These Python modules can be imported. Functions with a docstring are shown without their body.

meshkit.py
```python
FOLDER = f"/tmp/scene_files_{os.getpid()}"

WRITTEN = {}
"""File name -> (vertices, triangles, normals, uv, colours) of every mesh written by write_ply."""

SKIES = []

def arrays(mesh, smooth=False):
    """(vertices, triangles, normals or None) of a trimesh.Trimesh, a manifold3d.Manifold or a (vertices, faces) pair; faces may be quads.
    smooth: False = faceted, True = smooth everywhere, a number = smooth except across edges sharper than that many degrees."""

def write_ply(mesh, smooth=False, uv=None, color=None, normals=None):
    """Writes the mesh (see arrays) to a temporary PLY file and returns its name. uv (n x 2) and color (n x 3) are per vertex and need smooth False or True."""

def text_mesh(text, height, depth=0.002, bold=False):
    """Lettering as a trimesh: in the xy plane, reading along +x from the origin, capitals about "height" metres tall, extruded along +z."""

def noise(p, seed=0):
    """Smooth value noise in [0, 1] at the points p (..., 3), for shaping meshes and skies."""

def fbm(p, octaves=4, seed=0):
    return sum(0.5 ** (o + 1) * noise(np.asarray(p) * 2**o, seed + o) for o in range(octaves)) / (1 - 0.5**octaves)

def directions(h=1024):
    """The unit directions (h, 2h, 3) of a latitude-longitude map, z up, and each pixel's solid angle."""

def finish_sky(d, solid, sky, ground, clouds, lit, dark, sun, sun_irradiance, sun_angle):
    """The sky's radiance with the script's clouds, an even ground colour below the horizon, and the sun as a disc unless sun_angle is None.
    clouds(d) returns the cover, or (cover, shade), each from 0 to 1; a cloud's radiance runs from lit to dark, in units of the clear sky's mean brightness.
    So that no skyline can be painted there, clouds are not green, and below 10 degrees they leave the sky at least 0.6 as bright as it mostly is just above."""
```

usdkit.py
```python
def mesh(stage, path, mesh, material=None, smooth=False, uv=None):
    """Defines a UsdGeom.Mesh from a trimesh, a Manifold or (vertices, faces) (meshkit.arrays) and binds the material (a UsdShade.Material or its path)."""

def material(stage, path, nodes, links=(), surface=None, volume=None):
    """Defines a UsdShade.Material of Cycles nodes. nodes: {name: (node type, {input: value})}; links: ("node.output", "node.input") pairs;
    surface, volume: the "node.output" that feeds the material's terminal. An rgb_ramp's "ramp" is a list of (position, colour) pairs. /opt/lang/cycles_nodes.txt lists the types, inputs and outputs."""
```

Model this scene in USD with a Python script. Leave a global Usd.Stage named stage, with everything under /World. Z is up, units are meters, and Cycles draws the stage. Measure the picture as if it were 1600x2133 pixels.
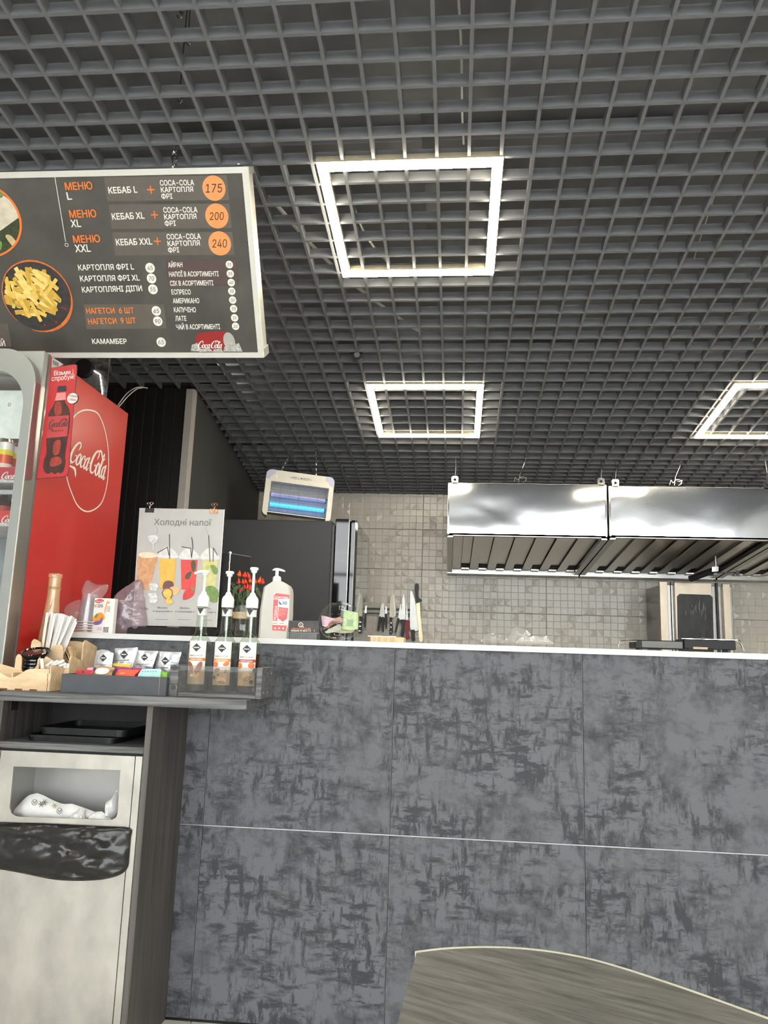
import math, random
import numpy as np
import trimesh
from shapely.geometry import Polygon, LineString, Point, MultiPolygon, box as sbox
from shapely import affinity, union_all
from scipy.spatial import Delaunay
from pxr import Usd, UsdGeom, UsdLux, UsdShade, Gf, Sdf
import usdkit, meshkit

random.seed(7)
RNG = np.random.default_rng(7)
stage = Usd.Stage.CreateInMemory()
UsdGeom.SetStageUpAxis(stage, UsdGeom.Tokens.z)
UsdGeom.SetStageMetersPerUnit(stage, 1.0)
UsdGeom.Xform.Define(stage, '/World')
UsdGeom.Scope.Define(stage, '/World/Looks')

# ------------------------------------------------------------------ camera, sky, exposure
EYE = np.array([0.0, 0.0, 1.135])
F_PX = 1602.0
CAM = np.array([[0.9961, 0.0820, 0.0318], [0.0166, 0.1797, -0.9836], [-0.0864, 0.9803, 0.1777]])   # rows: right, down, forward
_u, _s, _vt = np.linalg.svd(CAM); CAM = _u @ _vt
cam = UsdGeom.Camera.Define(stage, '/World/camera')
m4 = np.eye(4); m4[0, :3] = CAM[0]; m4[1, :3] = -CAM[1]; m4[2, :3] = -CAM[2]; m4[3, :3] = EYE
cam.AddTransformOp().Set(Gf.Matrix4d(*m4.ravel().tolist()))
cam.CreateHorizontalApertureAttr(36.0); cam.CreateVerticalApertureAttr(36.0 * 2133 / 1600)
cam.CreateFocalLengthAttr(36.0 * F_PX / 1600); cam.CreateClippingRangeAttr(Gf.Vec2f(0.02, 200))
cam.CreateExposureAttr(0.3)

sky = UsdLux.DomeLight.Define(stage, '/World/sky')                 # pale overcast day outside the shop window
sky.CreateColorAttr(Gf.Vec3f(0.97, 0.985, 1.0)); sky.CreateIntensityAttr(2.05)
LED_STRENGTH = 36.0


def at(u, v, x=None, y=None, z=None):
    """The point of a plane (x, y or z given) that the photograph shows at pixel u, v of 1600 x 2133."""
    d = np.array([(u - 800) / F_PX, (v - 1066.5) / F_PX, 1.0]) @ CAM
    t = (x / d[0]) if x is not None else (y / d[1]) if y is not None else (z - EYE[2]) / d[2]
    return EYE + d * t


class Frame:
    """A plane in the place: origin, right, up; its normal looks at the room."""
    def __init__(s, o, ex, ey):
        s.o, s.ex, s.ey = np.array(o, float), np.array(ex, float) / np.linalg.norm(ex), np.array(ey, float) / np.linalg.norm(ey)
        s.n = np.cross(s.ex, s.ey)

    def w(s, a, b, c=0.0): return s.o + np.multiply.outer(a, s.ex) + np.multiply.outer(b, s.ey) + np.multiply.outer(c, s.n)

    def px(s, u, v):
        d = np.array([(u - 800) / F_PX, (v - 1066.5) / F_PX, 1.0]) @ CAM
        p = EYE + d * ((s.o - EYE) @ s.n / (d @ s.n)) - s.o
        return np.array([p @ s.ex, p @ s.ey])

    def pxs(s, pts): return np.array([s.px(*p) for p in pts])

    def mesh(s, tm):
        v = np.asarray(tm.vertices)
        return trimesh.Trimesh(s.w(v[:, 0], v[:, 1], v[:, 2]), tm.faces, process=False)

    def off(s, c): return Frame(s.o + s.n * c, s.ex, s.ey)


def FY(y): return Frame((0, y, 0), (1, 0, 0), (0, 0, 1))            # upright, facing the camera side
def FX(x): return Frame((x, 0, 0), (0, 1, 0), (0, 0, 1))            # upright, facing right
def FZ(z): return Frame((0, 0, z), (1, 0, 0), (0, 1, 0))            # level, facing up


# ------------------------------------------------------------------ materials
LOOKS = {}
def srgb(r, g, b): return tuple(((c / 255) / 12.92 if c <= 10.3 else ((c / 255 + 0.055) / 1.055) ** 2.4) for c in (r, g, b))


def mat(name, col, rough=0.5, metal=0.0, var=0.08, scale=(40, 40, 40), bump=0.0, detail=3, emit=None, spec=None, coat=0.0, trans=0.0, lo=0.3, hi=0.7):
    if name in LOOKS: return LOOKS[name]
    c = np.array(col, float)
    nodes = {'g': ('geometry', {}), 'm': ('mapping', {'mapping_type': 'point', 'scale': tuple(map(float, scale))}), 'n': ('noise_texture', {'scale': 1.0, 'detail': float(detail), 'roughness': 0.55}),
             'r': ('rgb_ramp', {'ramp': [(lo, tuple(np.clip(c * (1 - var), 0, 1))), (hi, tuple(np.clip(c * (1 + var), 0, 1)))]}),
             'p': ('principled_bsdf', {'roughness': float(rough), 'metallic': float(metal)})}
    links = [('g.position', 'm.vector'), ('m.vector', 'n.vector'), ('n.fac', 'r.fac'), ('r.color', 'p.base_color')]
    if spec is not None: nodes['p'][1]['specular_ior_level'] = float(spec)
    if coat: nodes['p'][1].update(coat_weight=float(coat), coat_roughness=0.05)
    if trans: nodes['p'][1].update(transmission_weight=float(trans))
    if emit: nodes['p'][1].update(emission_color=tuple(emit[0]), emission_strength=float(emit[1]))
    if bump:
        nodes['b'] = ('bump', {'strength': 1.0, 'distance': float(bump)}); links += [('n.fac', 'b.height'), ('b.normal', 'p.normal')]
    LOOKS[name] = usdkit.material(stage, '/World/Looks/' + name, nodes, links, surface='p.BSDF')
    return LOOKS[name]


def pane(name, tint=(1, 1, 1), ior=1.45, rough=0.0, extra=0.0, body=None, graze=0.75):
    """Thin clear stuff: see-through with mirror glints; body = (colour, amount) for a milky part."""
    if name in LOOKS: return LOOKS[name]
    nodes = {'t': ('transparent_bsdf', {'color': tint}), 'gl': ('glossy_bsdf', {'color': (1, 1, 1), 'roughness': float(rough)}), 'f': ('layer_weight', {'blend': 0.5}), 'pw': ('math', {'math_type': 'power', 'value2': 3.5}),
             'a': ('math', {'math_type': 'multiply_add', 'value2': float(graze), 'value3': float((ior - 1) ** 2 / (ior + 1) ** 2 + extra)}), 'mx': ('mix_closure', {})}
    links = [('f.facing', 'pw.value1'), ('pw.value', 'a.value1'), ('a.value', 'mx.fac'), ('t.BSDF', 'mx.closure1'), ('gl.BSDF', 'mx.closure2')]
    out = 'mx.closure'
    if body:
        nodes.update({'d': ('diffuse_bsdf', {'color': body[0]}), 'm2': ('mix_closure', {'fac': float(body[1])})})
        links += [('mx.closure', 'm2.closure1'), ('d.BSDF', 'm2.closure2')]; out = 'm2.closure'
    LOOKS[name] = usdkit.material(stage, '/World/Looks/' + name, nodes, links, surface=out)
    return LOOKS[name]


def custom(name, nodes, links, surface):
    LOOKS[name] = usdkit.material(stage, '/World/Looks/' + name, nodes, links, surface=surface)
    return LOOKS[name]


S = srgb
# grey-blue wiped-concrete laminate of the counter front
def stone(name, light, mid, dark, spec=0.3):
    n = {'g': ('geometry', {}), 'oi': ('object_info', {}), 'jit': ('vector_math', {'math_type': 'scale', 'vector1': (3.1, 1.7, 5.3)}), 'sh': ('vector_math', {'math_type': 'add'}),
         'm1': ('mapping', {'scale': (11.0, 1.0, 38.0)}), 'm2': ('mapping', {'scale': (42.0, 1.0, 11.0)}), 'm3': ('mapping', {'scale': (11.0, 1.0, 13.0)}), 'm4': ('mapping', {'scale': (4.0, 1.0, 5.0)}),
         'n1': ('noise_texture', {'scale': 1.0, 'detail': 9.0, 'roughness': 0.72, 'distortion': 0.15}), 'n2': ('noise_texture', {'scale': 1.0, 'detail': 9.0, 'roughness': 0.72, 'distortion': 0.15}),
         'n3': ('noise_texture', {'scale': 1.0, 'detail': 8.0, 'roughness': 0.68, 'distortion': 0.3}), 'n4': ('noise_texture', {'scale': 1.0, 'detail': 3.0, 'roughness': 0.6}),
         'r1': ('map_range', {'from_min': 0.52, 'from_max': 0.60}), 'r2': ('map_range', {'from_min': 0.52, 'from_max': 0.60}), 'r3': ('map_range', {'from_min': 0.42, 'from_max': 0.58}), 'r4': ('map_range', {'from_min': 0.38, 'from_max': 0.60}),
         'a': ('math', {'math_type': 'maximum'}), 'b': ('math', {'math_type': 'multiply'}), 'c': ('math', {'math_type': 'multiply', 'value2': 0.80}), 'k': ('math', {'math_type': 'multiply_add', 'value2': 0.50}), 'e': ('math', {'math_type': 'multiply_add', 'value2': 0.12}),
         'r': ('rgb_ramp', {'ramp': [(0.05, light), (0.45, mid), (0.95, dark)]}),
         'p': ('principled_bsdf', {'roughness': 0.55, 'specular_ior_level': spec})}
    l = [('oi.random', 'jit.scale'), ('g.position', 'sh.vector1'), ('jit.vector', 'sh.vector2')]
    for k in '1234': l += [('sh.vector', f'm{k}.vector'), (f'm{k}.vector', f'n{k}.vector'), (f'n{k}.fac', f'r{k}.value')]
    l += [('r1.result', 'a.value1'), ('r2.result', 'a.value2'), ('a.value', 'b.value1'), ('r4.result', 'b.value2'), ('b.value', 'c.value1'), ('r3.result', 'k.value1'), ('c.value', 'k.value3'),
          ('r4.result', 'e.value1'), ('k.value', 'e.value3'), ('e.value', 'r.fac'), ('r.color', 'p.base_color')]
    return custom(name, n, l, 'p.BSDF')

M_STONE = stone('counter_stone', (0.118, 0.121, 0.133), (0.080, 0.082, 0.090), (0.040, 0.041, 0.046))
M_MARBLE = stone('dark_marble', (0.20, 0.205, 0.205), (0.11, 0.113, 0.113), (0.04, 0.04, 0.04), spec=0.5)


def wood(name, a, b, scale, rough=0.5, turn=0.0):
    n = {'g': ('geometry', {}), 'm0': ('mapping', {'rotation': (0.0, 0.0, turn)}), 'm': ('mapping', {'scale': scale}), 'n': ('noise_texture', {'scale': 1.0, 'detail': 6.0, 'roughness': 0.65, 'distortion': 0.4}),
         'r': ('rgb_ramp', {'ramp': [(0.37, a), (0.5, tuple((np.array(a) + np.array(b)) / 2)), (0.63, b)]}), 'p': ('principled_bsdf', {'roughness': rough}), 'bp': ('bump', {'strength': 0.3, 'distance': 0.0006})}
    l = [('g.position', 'm0.vector'), ('m0.vector', 'm.vector'), ('m.vector', 'n.vector'), ('n.fac', 'r.fac'), ('r.color', 'p.base_color'), ('n.fac', 'bp.height'), ('bp.normal', 'p.normal')]
    return custom(name, n, l, 'p.BSDF')

M_WOODV = wood('dark_laminate_upright', (0.040, 0.036, 0.033), (0.100, 0.088, 0.080), (36, 36, 1.3))
M_NICHE = mat('niche_shade_black', (0.014, 0.013, 0.013), 0.6)  # back panel colour carries the shade of the deep niche
M_WOODH = wood('dark_laminate_level', (0.040, 0.040, 0.040), (0.17, 0.17, 0.168), (3.0, 60, 110))
M_TABLE = wood('table_laminate', (0.042, 0.042, 0.039), (0.135, 0.133, 0.122), (9, 75, 10), turn=0.46)
M_PLY = wood('birch_plywood', (0.60, 0.42, 0.24), (0.78, 0.59, 0.38), (6, 40, 30), rough=0.6)
M_PLYEDGE = mat('charred_ply_edge', (0.16, 0.075, 0.03), 0.8)
M_STIR = wood('stirrer_wood', (0.55, 0.36, 0.17), (0.80, 0.62, 0.38), (60, 60, 8))
M_GRID = mat('ceiling_grid_grey', (0.165, 0.170, 0.182), 0.6, var=0.06, scale=(8, 8, 8))
M_DECK = mat('plenum_dark', (0.17, 0.172, 0.18), 0.9, var=0.3, scale=(2, 2, 2))
M_LED = mat('led_diffuser', (0.9, 0.88, 0.8), 0.4, emit=((1.0, 0.91, 0.72), LED_STRENGTH))
M_ALU = mat('alu_frame', (0.62, 0.60, 0.55), 0.35, 0.6, var=0.03)
M_FRAMEWARM = mat('lamp_rim', (0.55, 0.48, 0.33), 0.35, 0.4)
M_CEMENT = mat('grout_dark', (0.24, 0.225, 0.20), 0.9)
M_TILE = mat('wall_tile_taupe', (0.53, 0.495, 0.435), 0.24, var=0.02, scale=(5, 5, 5), spec=0.4)
M_SLAB = mat('white_solid_top', (0.66, 0.66, 0.65), 0.35, var=0.02, scale=(15, 15, 15))
M_JOINT = mat('joint_profile', (0.34, 0.34, 0.34), 0.35, 0.6)
M_JOINTV = mat('joint_profile_dull', (0.16, 0.155, 0.15), 0.5, 0.3)
M_SEAM = mat('dark_seam', (0.03, 0.031, 0.034), 0.6)
M_BLACKBOARD = wood('black_cladding', (0.0045, 0.004, 0.004), (0.012, 0.010, 0.0095), (25, 25, 0.6))
M_GREYWALL = mat('dark_grey_paint', (0.038, 0.038, 0.037), 0.7, var=0.08, scale=(3, 3, 3))
M_TRIM = mat('trim_greige', (0.40, 0.365, 0.34), 0.4, var=0.05, scale=(6, 6, 6))
M_WALLPALE = mat('pale_paint', (0.55, 0.55, 0.53), 0.8, var=0.04, scale=(3, 3, 3))
M_FLOOR = mat('cream_floor_tile', (0.60, 0.58, 0.52), 0.35, var=0.08, scale=(7, 7, 7), detail=5)
M_GROUT = mat('floor_grout', (0.12, 0.115, 0.11), 0.9)
M_PAVE = mat('pavement', (0.45, 0.44, 0.42), 0.9, var=0.1, scale=(2, 2, 2))
M_STEELM = mat('matt_steel', (0.45, 0.43, 0.385), 0.40, 0.7, var=0.22, scale=(9, 9, 6), detail=6)
M_STEELIN = mat('bin_inner_steel', (0.40, 0.395, 0.375), 0.4, 0.6, var=0.1, scale=(5, 5, 5))
M_STEEL = mat('steel_bright', (0.62, 0.61, 0.60), 0.16, 1.0, var=0.05, scale=(12, 12, 12))
M_STEELB = mat('steel_brushed', (0.62, 0.59, 0.55), 0.3, 1.0, var=0.06, scale=(60, 60, 6))
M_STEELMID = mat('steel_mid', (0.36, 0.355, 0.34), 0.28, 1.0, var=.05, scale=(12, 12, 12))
M_STEELDK = mat('steel_dark', (0.22, 0.215, 0.205), 0.25, 1.0)  # plain darker steel tone
M_CHROME = mat('chrome', (0.80, 0.80, 0.80), 0.06, 1.0, var=0.01)
M_BLACK = mat('black_plastic', (0.012, 0.012, 0.013), 0.35)
M_BLACKG = mat('black_gloss', (0.006, 0.006, 0.007), 0.04, coat=0.5)
M_BLACKM = mat('black_matt', (0.010, 0.010, 0.011), 0.8)
M_TRAY = mat('tray_black', (0.010, 0.010, 0.011), 0.4, spec=0.25)
M_CHAR = mat('fridge_side_charcoal', (0.036, 0.037, 0.038), 0.5, var=0.06, scale=(30, 30, 30))
M_WHITE = mat('white_plastic', (0.82, 0.82, 0.80), 0.35, var=0.02)
M_WHITEP = mat('white_paper', (0.70, 0.69, 0.67), 0.8, var=0.04, scale=(60, 60, 60))
M_CREAM = mat('cream_plastic', (0.74, 0.70, 0.60), 0.4, var=0.02)
M_LAV = mat('lavender_plastic', (0.50, 0.50, 0.66), 0.4, var=0.02)
M_RED = mat('fridge_red', S(196, 44, 36), 0.32, var=0.03, scale=(3, 3, 3), coat=0.2)
M_REDSIGN = mat('sign_red', S(182, 34, 40), 0.4, var=0.04)
M_DRED = mat('label_dark_red', S(150, 28, 30), 0.45, var=0.04)
M_GREYBZ = mat('fridge_grey', (0.30, 0.315, 0.30), 0.35, 0.35, var=0.03, scale=(4, 4, 4))
M_GREYSD = mat('fridge_door_side', (0.36, 0.34, 0.32), 0.28, 0.8, var=0.04, scale=(10, 10, 3))
M_PRINTW = mat('print_white', (0.80, 0.78, 0.72), 0.5, var=0.02)
M_PRINTO = mat('print_orange', S(232, 120, 45), 0.5, var=0.05)
M_PEACH = mat('price_dot_orange', S(238, 152, 88), 0.5, var=0.04)
M_INK = mat('marker_brown', (0.075, 0.035, 0.02), 0.6)
M_INKG = mat('pencil_grey', (0.13, 0.125, 0.11), 0.6)
M_INKD = mat('print_dark', (0.03, 0.03, 0.032), 0.6)
M_BOARD = mat('menu_print', (0.066, 0.062, 0.054), 0.35, var=0.35, scale=(5, 5, 5), detail=5)
M_BOARDBAND = mat('menu_band', (0.115, 0.098, 0.084), 0.35, var=0.06)
M_POSTER = mat('poster_grey', (0.42, 0.41, 0.39), 0.35, var=0.10, scale=(7, 7, 4))
M_CABLE = mat('white_cable', (0.66, 0.64, 0.58), 0.5)
M_BAGBLACK = mat('bin_liner_black', (0.014, 0.0135, 0.013), 0.24, var=0.2, scale=(17, 17, 24), bump=0.005, detail=2)
M_SILVER = mat('silver_foil', (0.52, 0.52, 0.53), 0.32, 0.75, var=0.08, scale=(24, 24, 30), bump=0.004, detail=2)
M_TEABOX = mat('tea_box_slate', (0.060, 0.066, 0.076), 0.6, var=0.08, scale=(30, 30, 30))
M_COPPER = mat('copper_clip', (0.80, 0.45, 0.32), 0.2, 1.0)
M_GLASS = pane('clear_glass', (0.96, 0.975, 0.965), 1.5, graze=0.5)
M_GLASSG = pane('greenish_glass', (0.84, 0.89, 0.84), 1.5, graze=0.55)
M_GLASSB = pane('bowl_glass', (0.94, 0.96, 0.95), 1.4, graze=0.4)
M_ACRYL = pane('smoky_acrylic', (0.80, 0.78, 0.75), 1.3, graze=0.06)
M_FILM = pane('clear_film', (0.95, 0.94, 0.95), 1.35, rough=0.08, extra=0.03, body=((0.75, 0.72, 0.74), 0.13))
M_FILMW = pane('white_film', (0.95, 0.95, 0.95), 1.4, rough=0.2, extra=0.05, body=((0.85, 0.85, 0.83), 0.30))
M_PETB = mat('milky_bottle', (0.56, 0.545, 0.50), 0.35, var=0.04, scale=(12, 12, 5))
M_WINDOW = pane('window_glass', (0.97, 0.98, 0.98), 1.5)
M_SYRUP = pane('brown_syrup', (0.30, 0.12, 0.05), 1.33, body=((0.09, 0.03, 0.012), 0.5))
M_SYRUPC = pane('pale_syrup', (0.50, 0.46, 0.26), 1.33, body=((0.16, 0.14, 0.06), 0.25))


# ------------------------------------------------------------------ prims
COUNT, ORIGIN = {}, {}
def numbered(parent, name):
    k = (parent, name); n = COUNT.get(k, 0); COUNT[k] = n + 1
    return f'{parent}/{name}' + (f'_{n:03d}' if n else '')

def data(prim, **kw):
    for k, v in kw.items():
        if v: prim.SetCustomDataByKey(k, v)

def thing(name, label=None, cat=None, loc=(0, 0, 0), group=None, kind=None):
    path = numbered('/World', name)
    x = UsdGeom.Xform.Define(stage, path); x.AddTranslateOp().Set(Gf.Vec3d(*map(float, loc)))
    ORIGIN[path] = np.array(loc, float)
    data(x.GetPrim(), label=label, category=cat, group=group, kind=kind)
    return path

def part(parent, name, mesh, m, smooth=False, label=None, kind=None):
    """A mesh, given in world coordinates, as a part of a thing (or a sub-part of a part)."""
    if isinstance(mesh, (list, tuple)) and not (len(mesh) == 2 and isinstance(mesh[0], np.ndarray)): mesh = cat(*mesh)
    path = numbered(parent, name)
    o = ORIGIN[parent]; ORIGIN[path] = o
    mm = trimesh.Trimesh(np.asarray(mesh.vertices) - o, mesh.faces, process=False)
    g = usdkit.mesh(stage, path, mm, m, smooth=smooth)
    data(g.GetPrim(), label=label, kind=kind)
    return path

def solo(name, mesh, m, label=None, cat_=None, group=None, kind=None, smooth=False):
    path = numbered('/World', name); ORIGIN[path] = np.zeros(3)
    if isinstance(mesh, (list, tuple)): mesh = cat(*mesh)
    g = usdkit.mesh(stage, path, mesh, m, smooth=smooth)
    data(g.GetPrim(), label=label, category=cat_, group=group, kind=kind)
    return path

def copy_of(src, label, delta, rotz=0.0, group=None, name=None):
    base = src.rsplit('/', 1)[1]
    path = numbered('/World', name or base)
    p = stage.DefinePrim(path, 'Xform'); p.GetReferences().AddInternalReference(src)
    x = UsdGeom.Xformable(p); x.ClearXformOpOrder()
    o = ORIGIN[src] + np.array(delta, float)
    x.AddTranslateOp().Set(Gf.Vec3d(*map(float, o)))
    if rotz: x.AddRotateZOp().Set(float(rotz))
    p.SetInstanceable(True)
    data(p, label=label, group=group)
    return path


# ------------------------------------------------------------------ shapes
def cat(*ms):
    flat = []
    for m in ms:
        if isinstance(m, (list, tuple)): flat += list(m)
        else: flat.append(m)
    vs, fs, n = [], [], 0
    for m in flat:
        vs.append(np.asarray(m.vertices)); fs.append(np.asarray(m.faces) + n); n += len(m.vertices)
    return trimesh.Trimesh(np.vstack(vs), np.vstack(fs), process=False)

def box(x0, x1, y0, y1, z0, z1, b=0.0):
    lo, hi = np.array([min(x0, x1), min(y0, y1), min(z0, z1)], float), np.array([max(x0, x1), max(y0, y1), max(z0, z1)], float)
    if b <= 0:
        m = trimesh.creation.box(extents=hi - lo); m.apply_translation((lo + hi) / 2); return m
    b = min(b, 0.45 * (hi - lo).min()); c, h, pts = (lo + hi) / 2, (hi - lo) / 2, []
    for sx in (-1, 1):
        for sy in (-1, 1):
            for sz in (-1, 1):
                s = np.array([sx, sy, sz])
                for k in range(3):
                    e = h.copy() - b; e[k] = h[k]; pts.append(c + s * e)
    return trimesh.convex.convex_hull(np.array(pts))

def fbox(f, a0, a1, b0, b1, c0, c1, b=0.0): return f.mesh(box(a0, a1, b0, b1, c0, c1, b))

def lathe(profile, cx, cy, z0=0.0, n=28):
    p = np.array(profile, float); t = np.linspace(0, 2 * np.pi, n, endpoint=False); k = len(p)
    v = np.stack([np.outer(p[:, 0], np.cos(t)) + cx, np.outer(p[:, 0], np.sin(t)) + cy, np.repeat(p[:, 1:2], n, 1) + z0], -1).reshape(-1, 3)
    f = []
    for i in range(k - 1):
        for j in range(n):
            a, b = i * n + j, i * n + (j + 1) % n
            f += [(a, b, b + n), (a, b + n, a + n)]
    return trimesh.Trimesh(v, np.array(f), process=False)

def disc_lathe(profile, *a, **k):
    p = list(profile)
    if p[0][0] > 1e-9: p = [(1e-5, p[0][1])] + p
    if p[-1][0] > 1e-9: p = p + [(1e-5, p[-1][1])]
    return lathe(p, *a, **k)

def tube(pts, r, n=8, caps=True):
    p = np.array(pts, float); r = np.broadcast_to(np.asarray(r, float), len(p))
    d = np.gradient(p, axis=0); d /= np.maximum(np.linalg.norm(d, axis=1, keepdims=True), 1e-12)
    up = np.array([0, 0, 1.0]) if abs(d[0, 2]) < 0.9 else np.array([1.0, 0, 0])
    v = []
    for i in range(len(p)):
        s = np.cross(d[i], up); s /= np.linalg.norm(s); up = np.cross(s, d[i])
        t = np.linspace(0, 2 * np.pi, n, endpoint=False)
        v.append(p[i] + r[i] * (np.outer(np.cos(t), s) + np.outer(np.sin(t), up)))
    f = []
    for i in range(len(p) - 1):
        for j in range(n):
            a, b = i * n + j, i * n + (j + 1) % n
            f += [(a, b, b + n), (a, b + n, a + n)]
    v = np.vstack(v)
    if caps:
        k = len(v); v = np.vstack([v, p[0], p[-1]])
        for j in range(n):
            f.append((k, (j + 1) % n, j)); f.append((k + 1, k - n + j, k - n + (j + 1) % n))
    return trimesh.Trimesh(v, np.array(f), process=False)

def smooth_path(pts, n=40, closed=False):
    p = np.array(pts, float)
    if closed: p = np.vstack([p[-1], p, p[0], p[1]])
    else: p = np.vstack([2 * p[0] - p[1], p, 2 * p[-1] - p[-2]])
    out, seg = [], len(p) - 3
    for t in np.linspace(0, seg - 1e-6, n):
        i = int(t); s = t - i; a, b, c, d = p[i], p[i + 1], p[i + 2], p[i + 3]
        out.append(0.5 * (2 * b + (c - a) * s + (2 * a - 5 * b + 4 * c - d) * s * s + (3 * b - a - 3 * c + d) * s ** 3))
    return np.array(out)

def extrude(poly, depth):
    """A shapely polygon as a slab from z = 0 to depth."""
    ms = []
    for g in getattr(poly, 'geoms', [poly]):
        if g.geom_type == 'Polygon' and g.area > 1e-10:
            ms.append(trimesh.creation.extrude_polygon(g.buffer(0) if not g.is_valid else g, depth, engine='earcut'))
    return cat(*ms)

def slab(f, pts, depth, c0=0.0):
    """Polygon (points of frame f) made into a plate of the given thickness, its face at c0 + depth."""
    poly = pts if hasattr(pts, 'geom_type') else Polygon(pts).buffer(0)
    m = extrude(poly, depth); m.apply_translation((0, 0, c0)); return f.mesh(m)

def round_rect(x0, x1, y0, y1, r): return sbox(x0 + r, y0 + r, x1 - r, y1 - r).buffer(r, quad_segs=6)

_T = {}
def text_raw(t, bold):
    if (t, bold) not in _T: _T[(t, bold)] = meshkit.text_mesh(t, 1.0, 1.0, bold)
    return _T[(t, bold)]

def text(f, t, a, b, height, width=None, bold=False, c=0.0006, depth=0.0005, shear=0.0, align='l', rot=0.0, xs=1.0):
    """Lettering on frame f: baseline start a, b; capitals of the given height, stretched to width if given."""
    m = text_raw(t, bold); v = np.array(m.vertices)
    x0, x1 = v[:, 0].min(), v[:, 0].max()
    w = width if width is not None else (x1 - x0) * height * xs
    x = (v[:, 0] - x0) / (x1 - x0) * w; y = v[:, 1] * height
    x = x + shear * y
    if align == 'c': x = x - w / 2
    if align == 'r': x = x - w
    cr, sr = math.cos(rot), math.sin(rot)
    return f.mesh(trimesh.Trimesh(np.stack([a + x * cr - y * sr, b + x * sr + y * cr, c + v[:, 2] * depth], 1), m.faces, process=False))

def text_px(f, t, p0, p1, hpx, bold=False, **k):
    """Lettering whose baseline runs from photo pixel p0 to p1, hpx pixels tall, laid on frame f."""
    a, b = f.px(*p0), f.px(*p1); h = f.px(p0[0], p0[1] - hpx)[1] - a[1]
    return text(f, t, a[0], a[1], h, width=b[0] - a[0], bold=bold, rot=math.atan2(b[1] - a[1], b[0] - a[0]) if k.pop('tilt', True) else 0.0, **k)

def stroke(pts, w, n=40, closed=False):
    """A brush stroke: pts 2-d, w widths along it, as one polygon."""
    p = smooth_path(pts, n, closed); ws = np.interp(np.linspace(0, 1, len(p)), np.linspace(0, 1, len(np.atleast_1d(w))), np.atleast_1d(w))
    return union_all([LineString([p[i], p[i + 1]]).buffer((ws[i] + ws[i + 1]) / 4, quad_segs=3) for i in range(len(p) - 1)])

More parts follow.
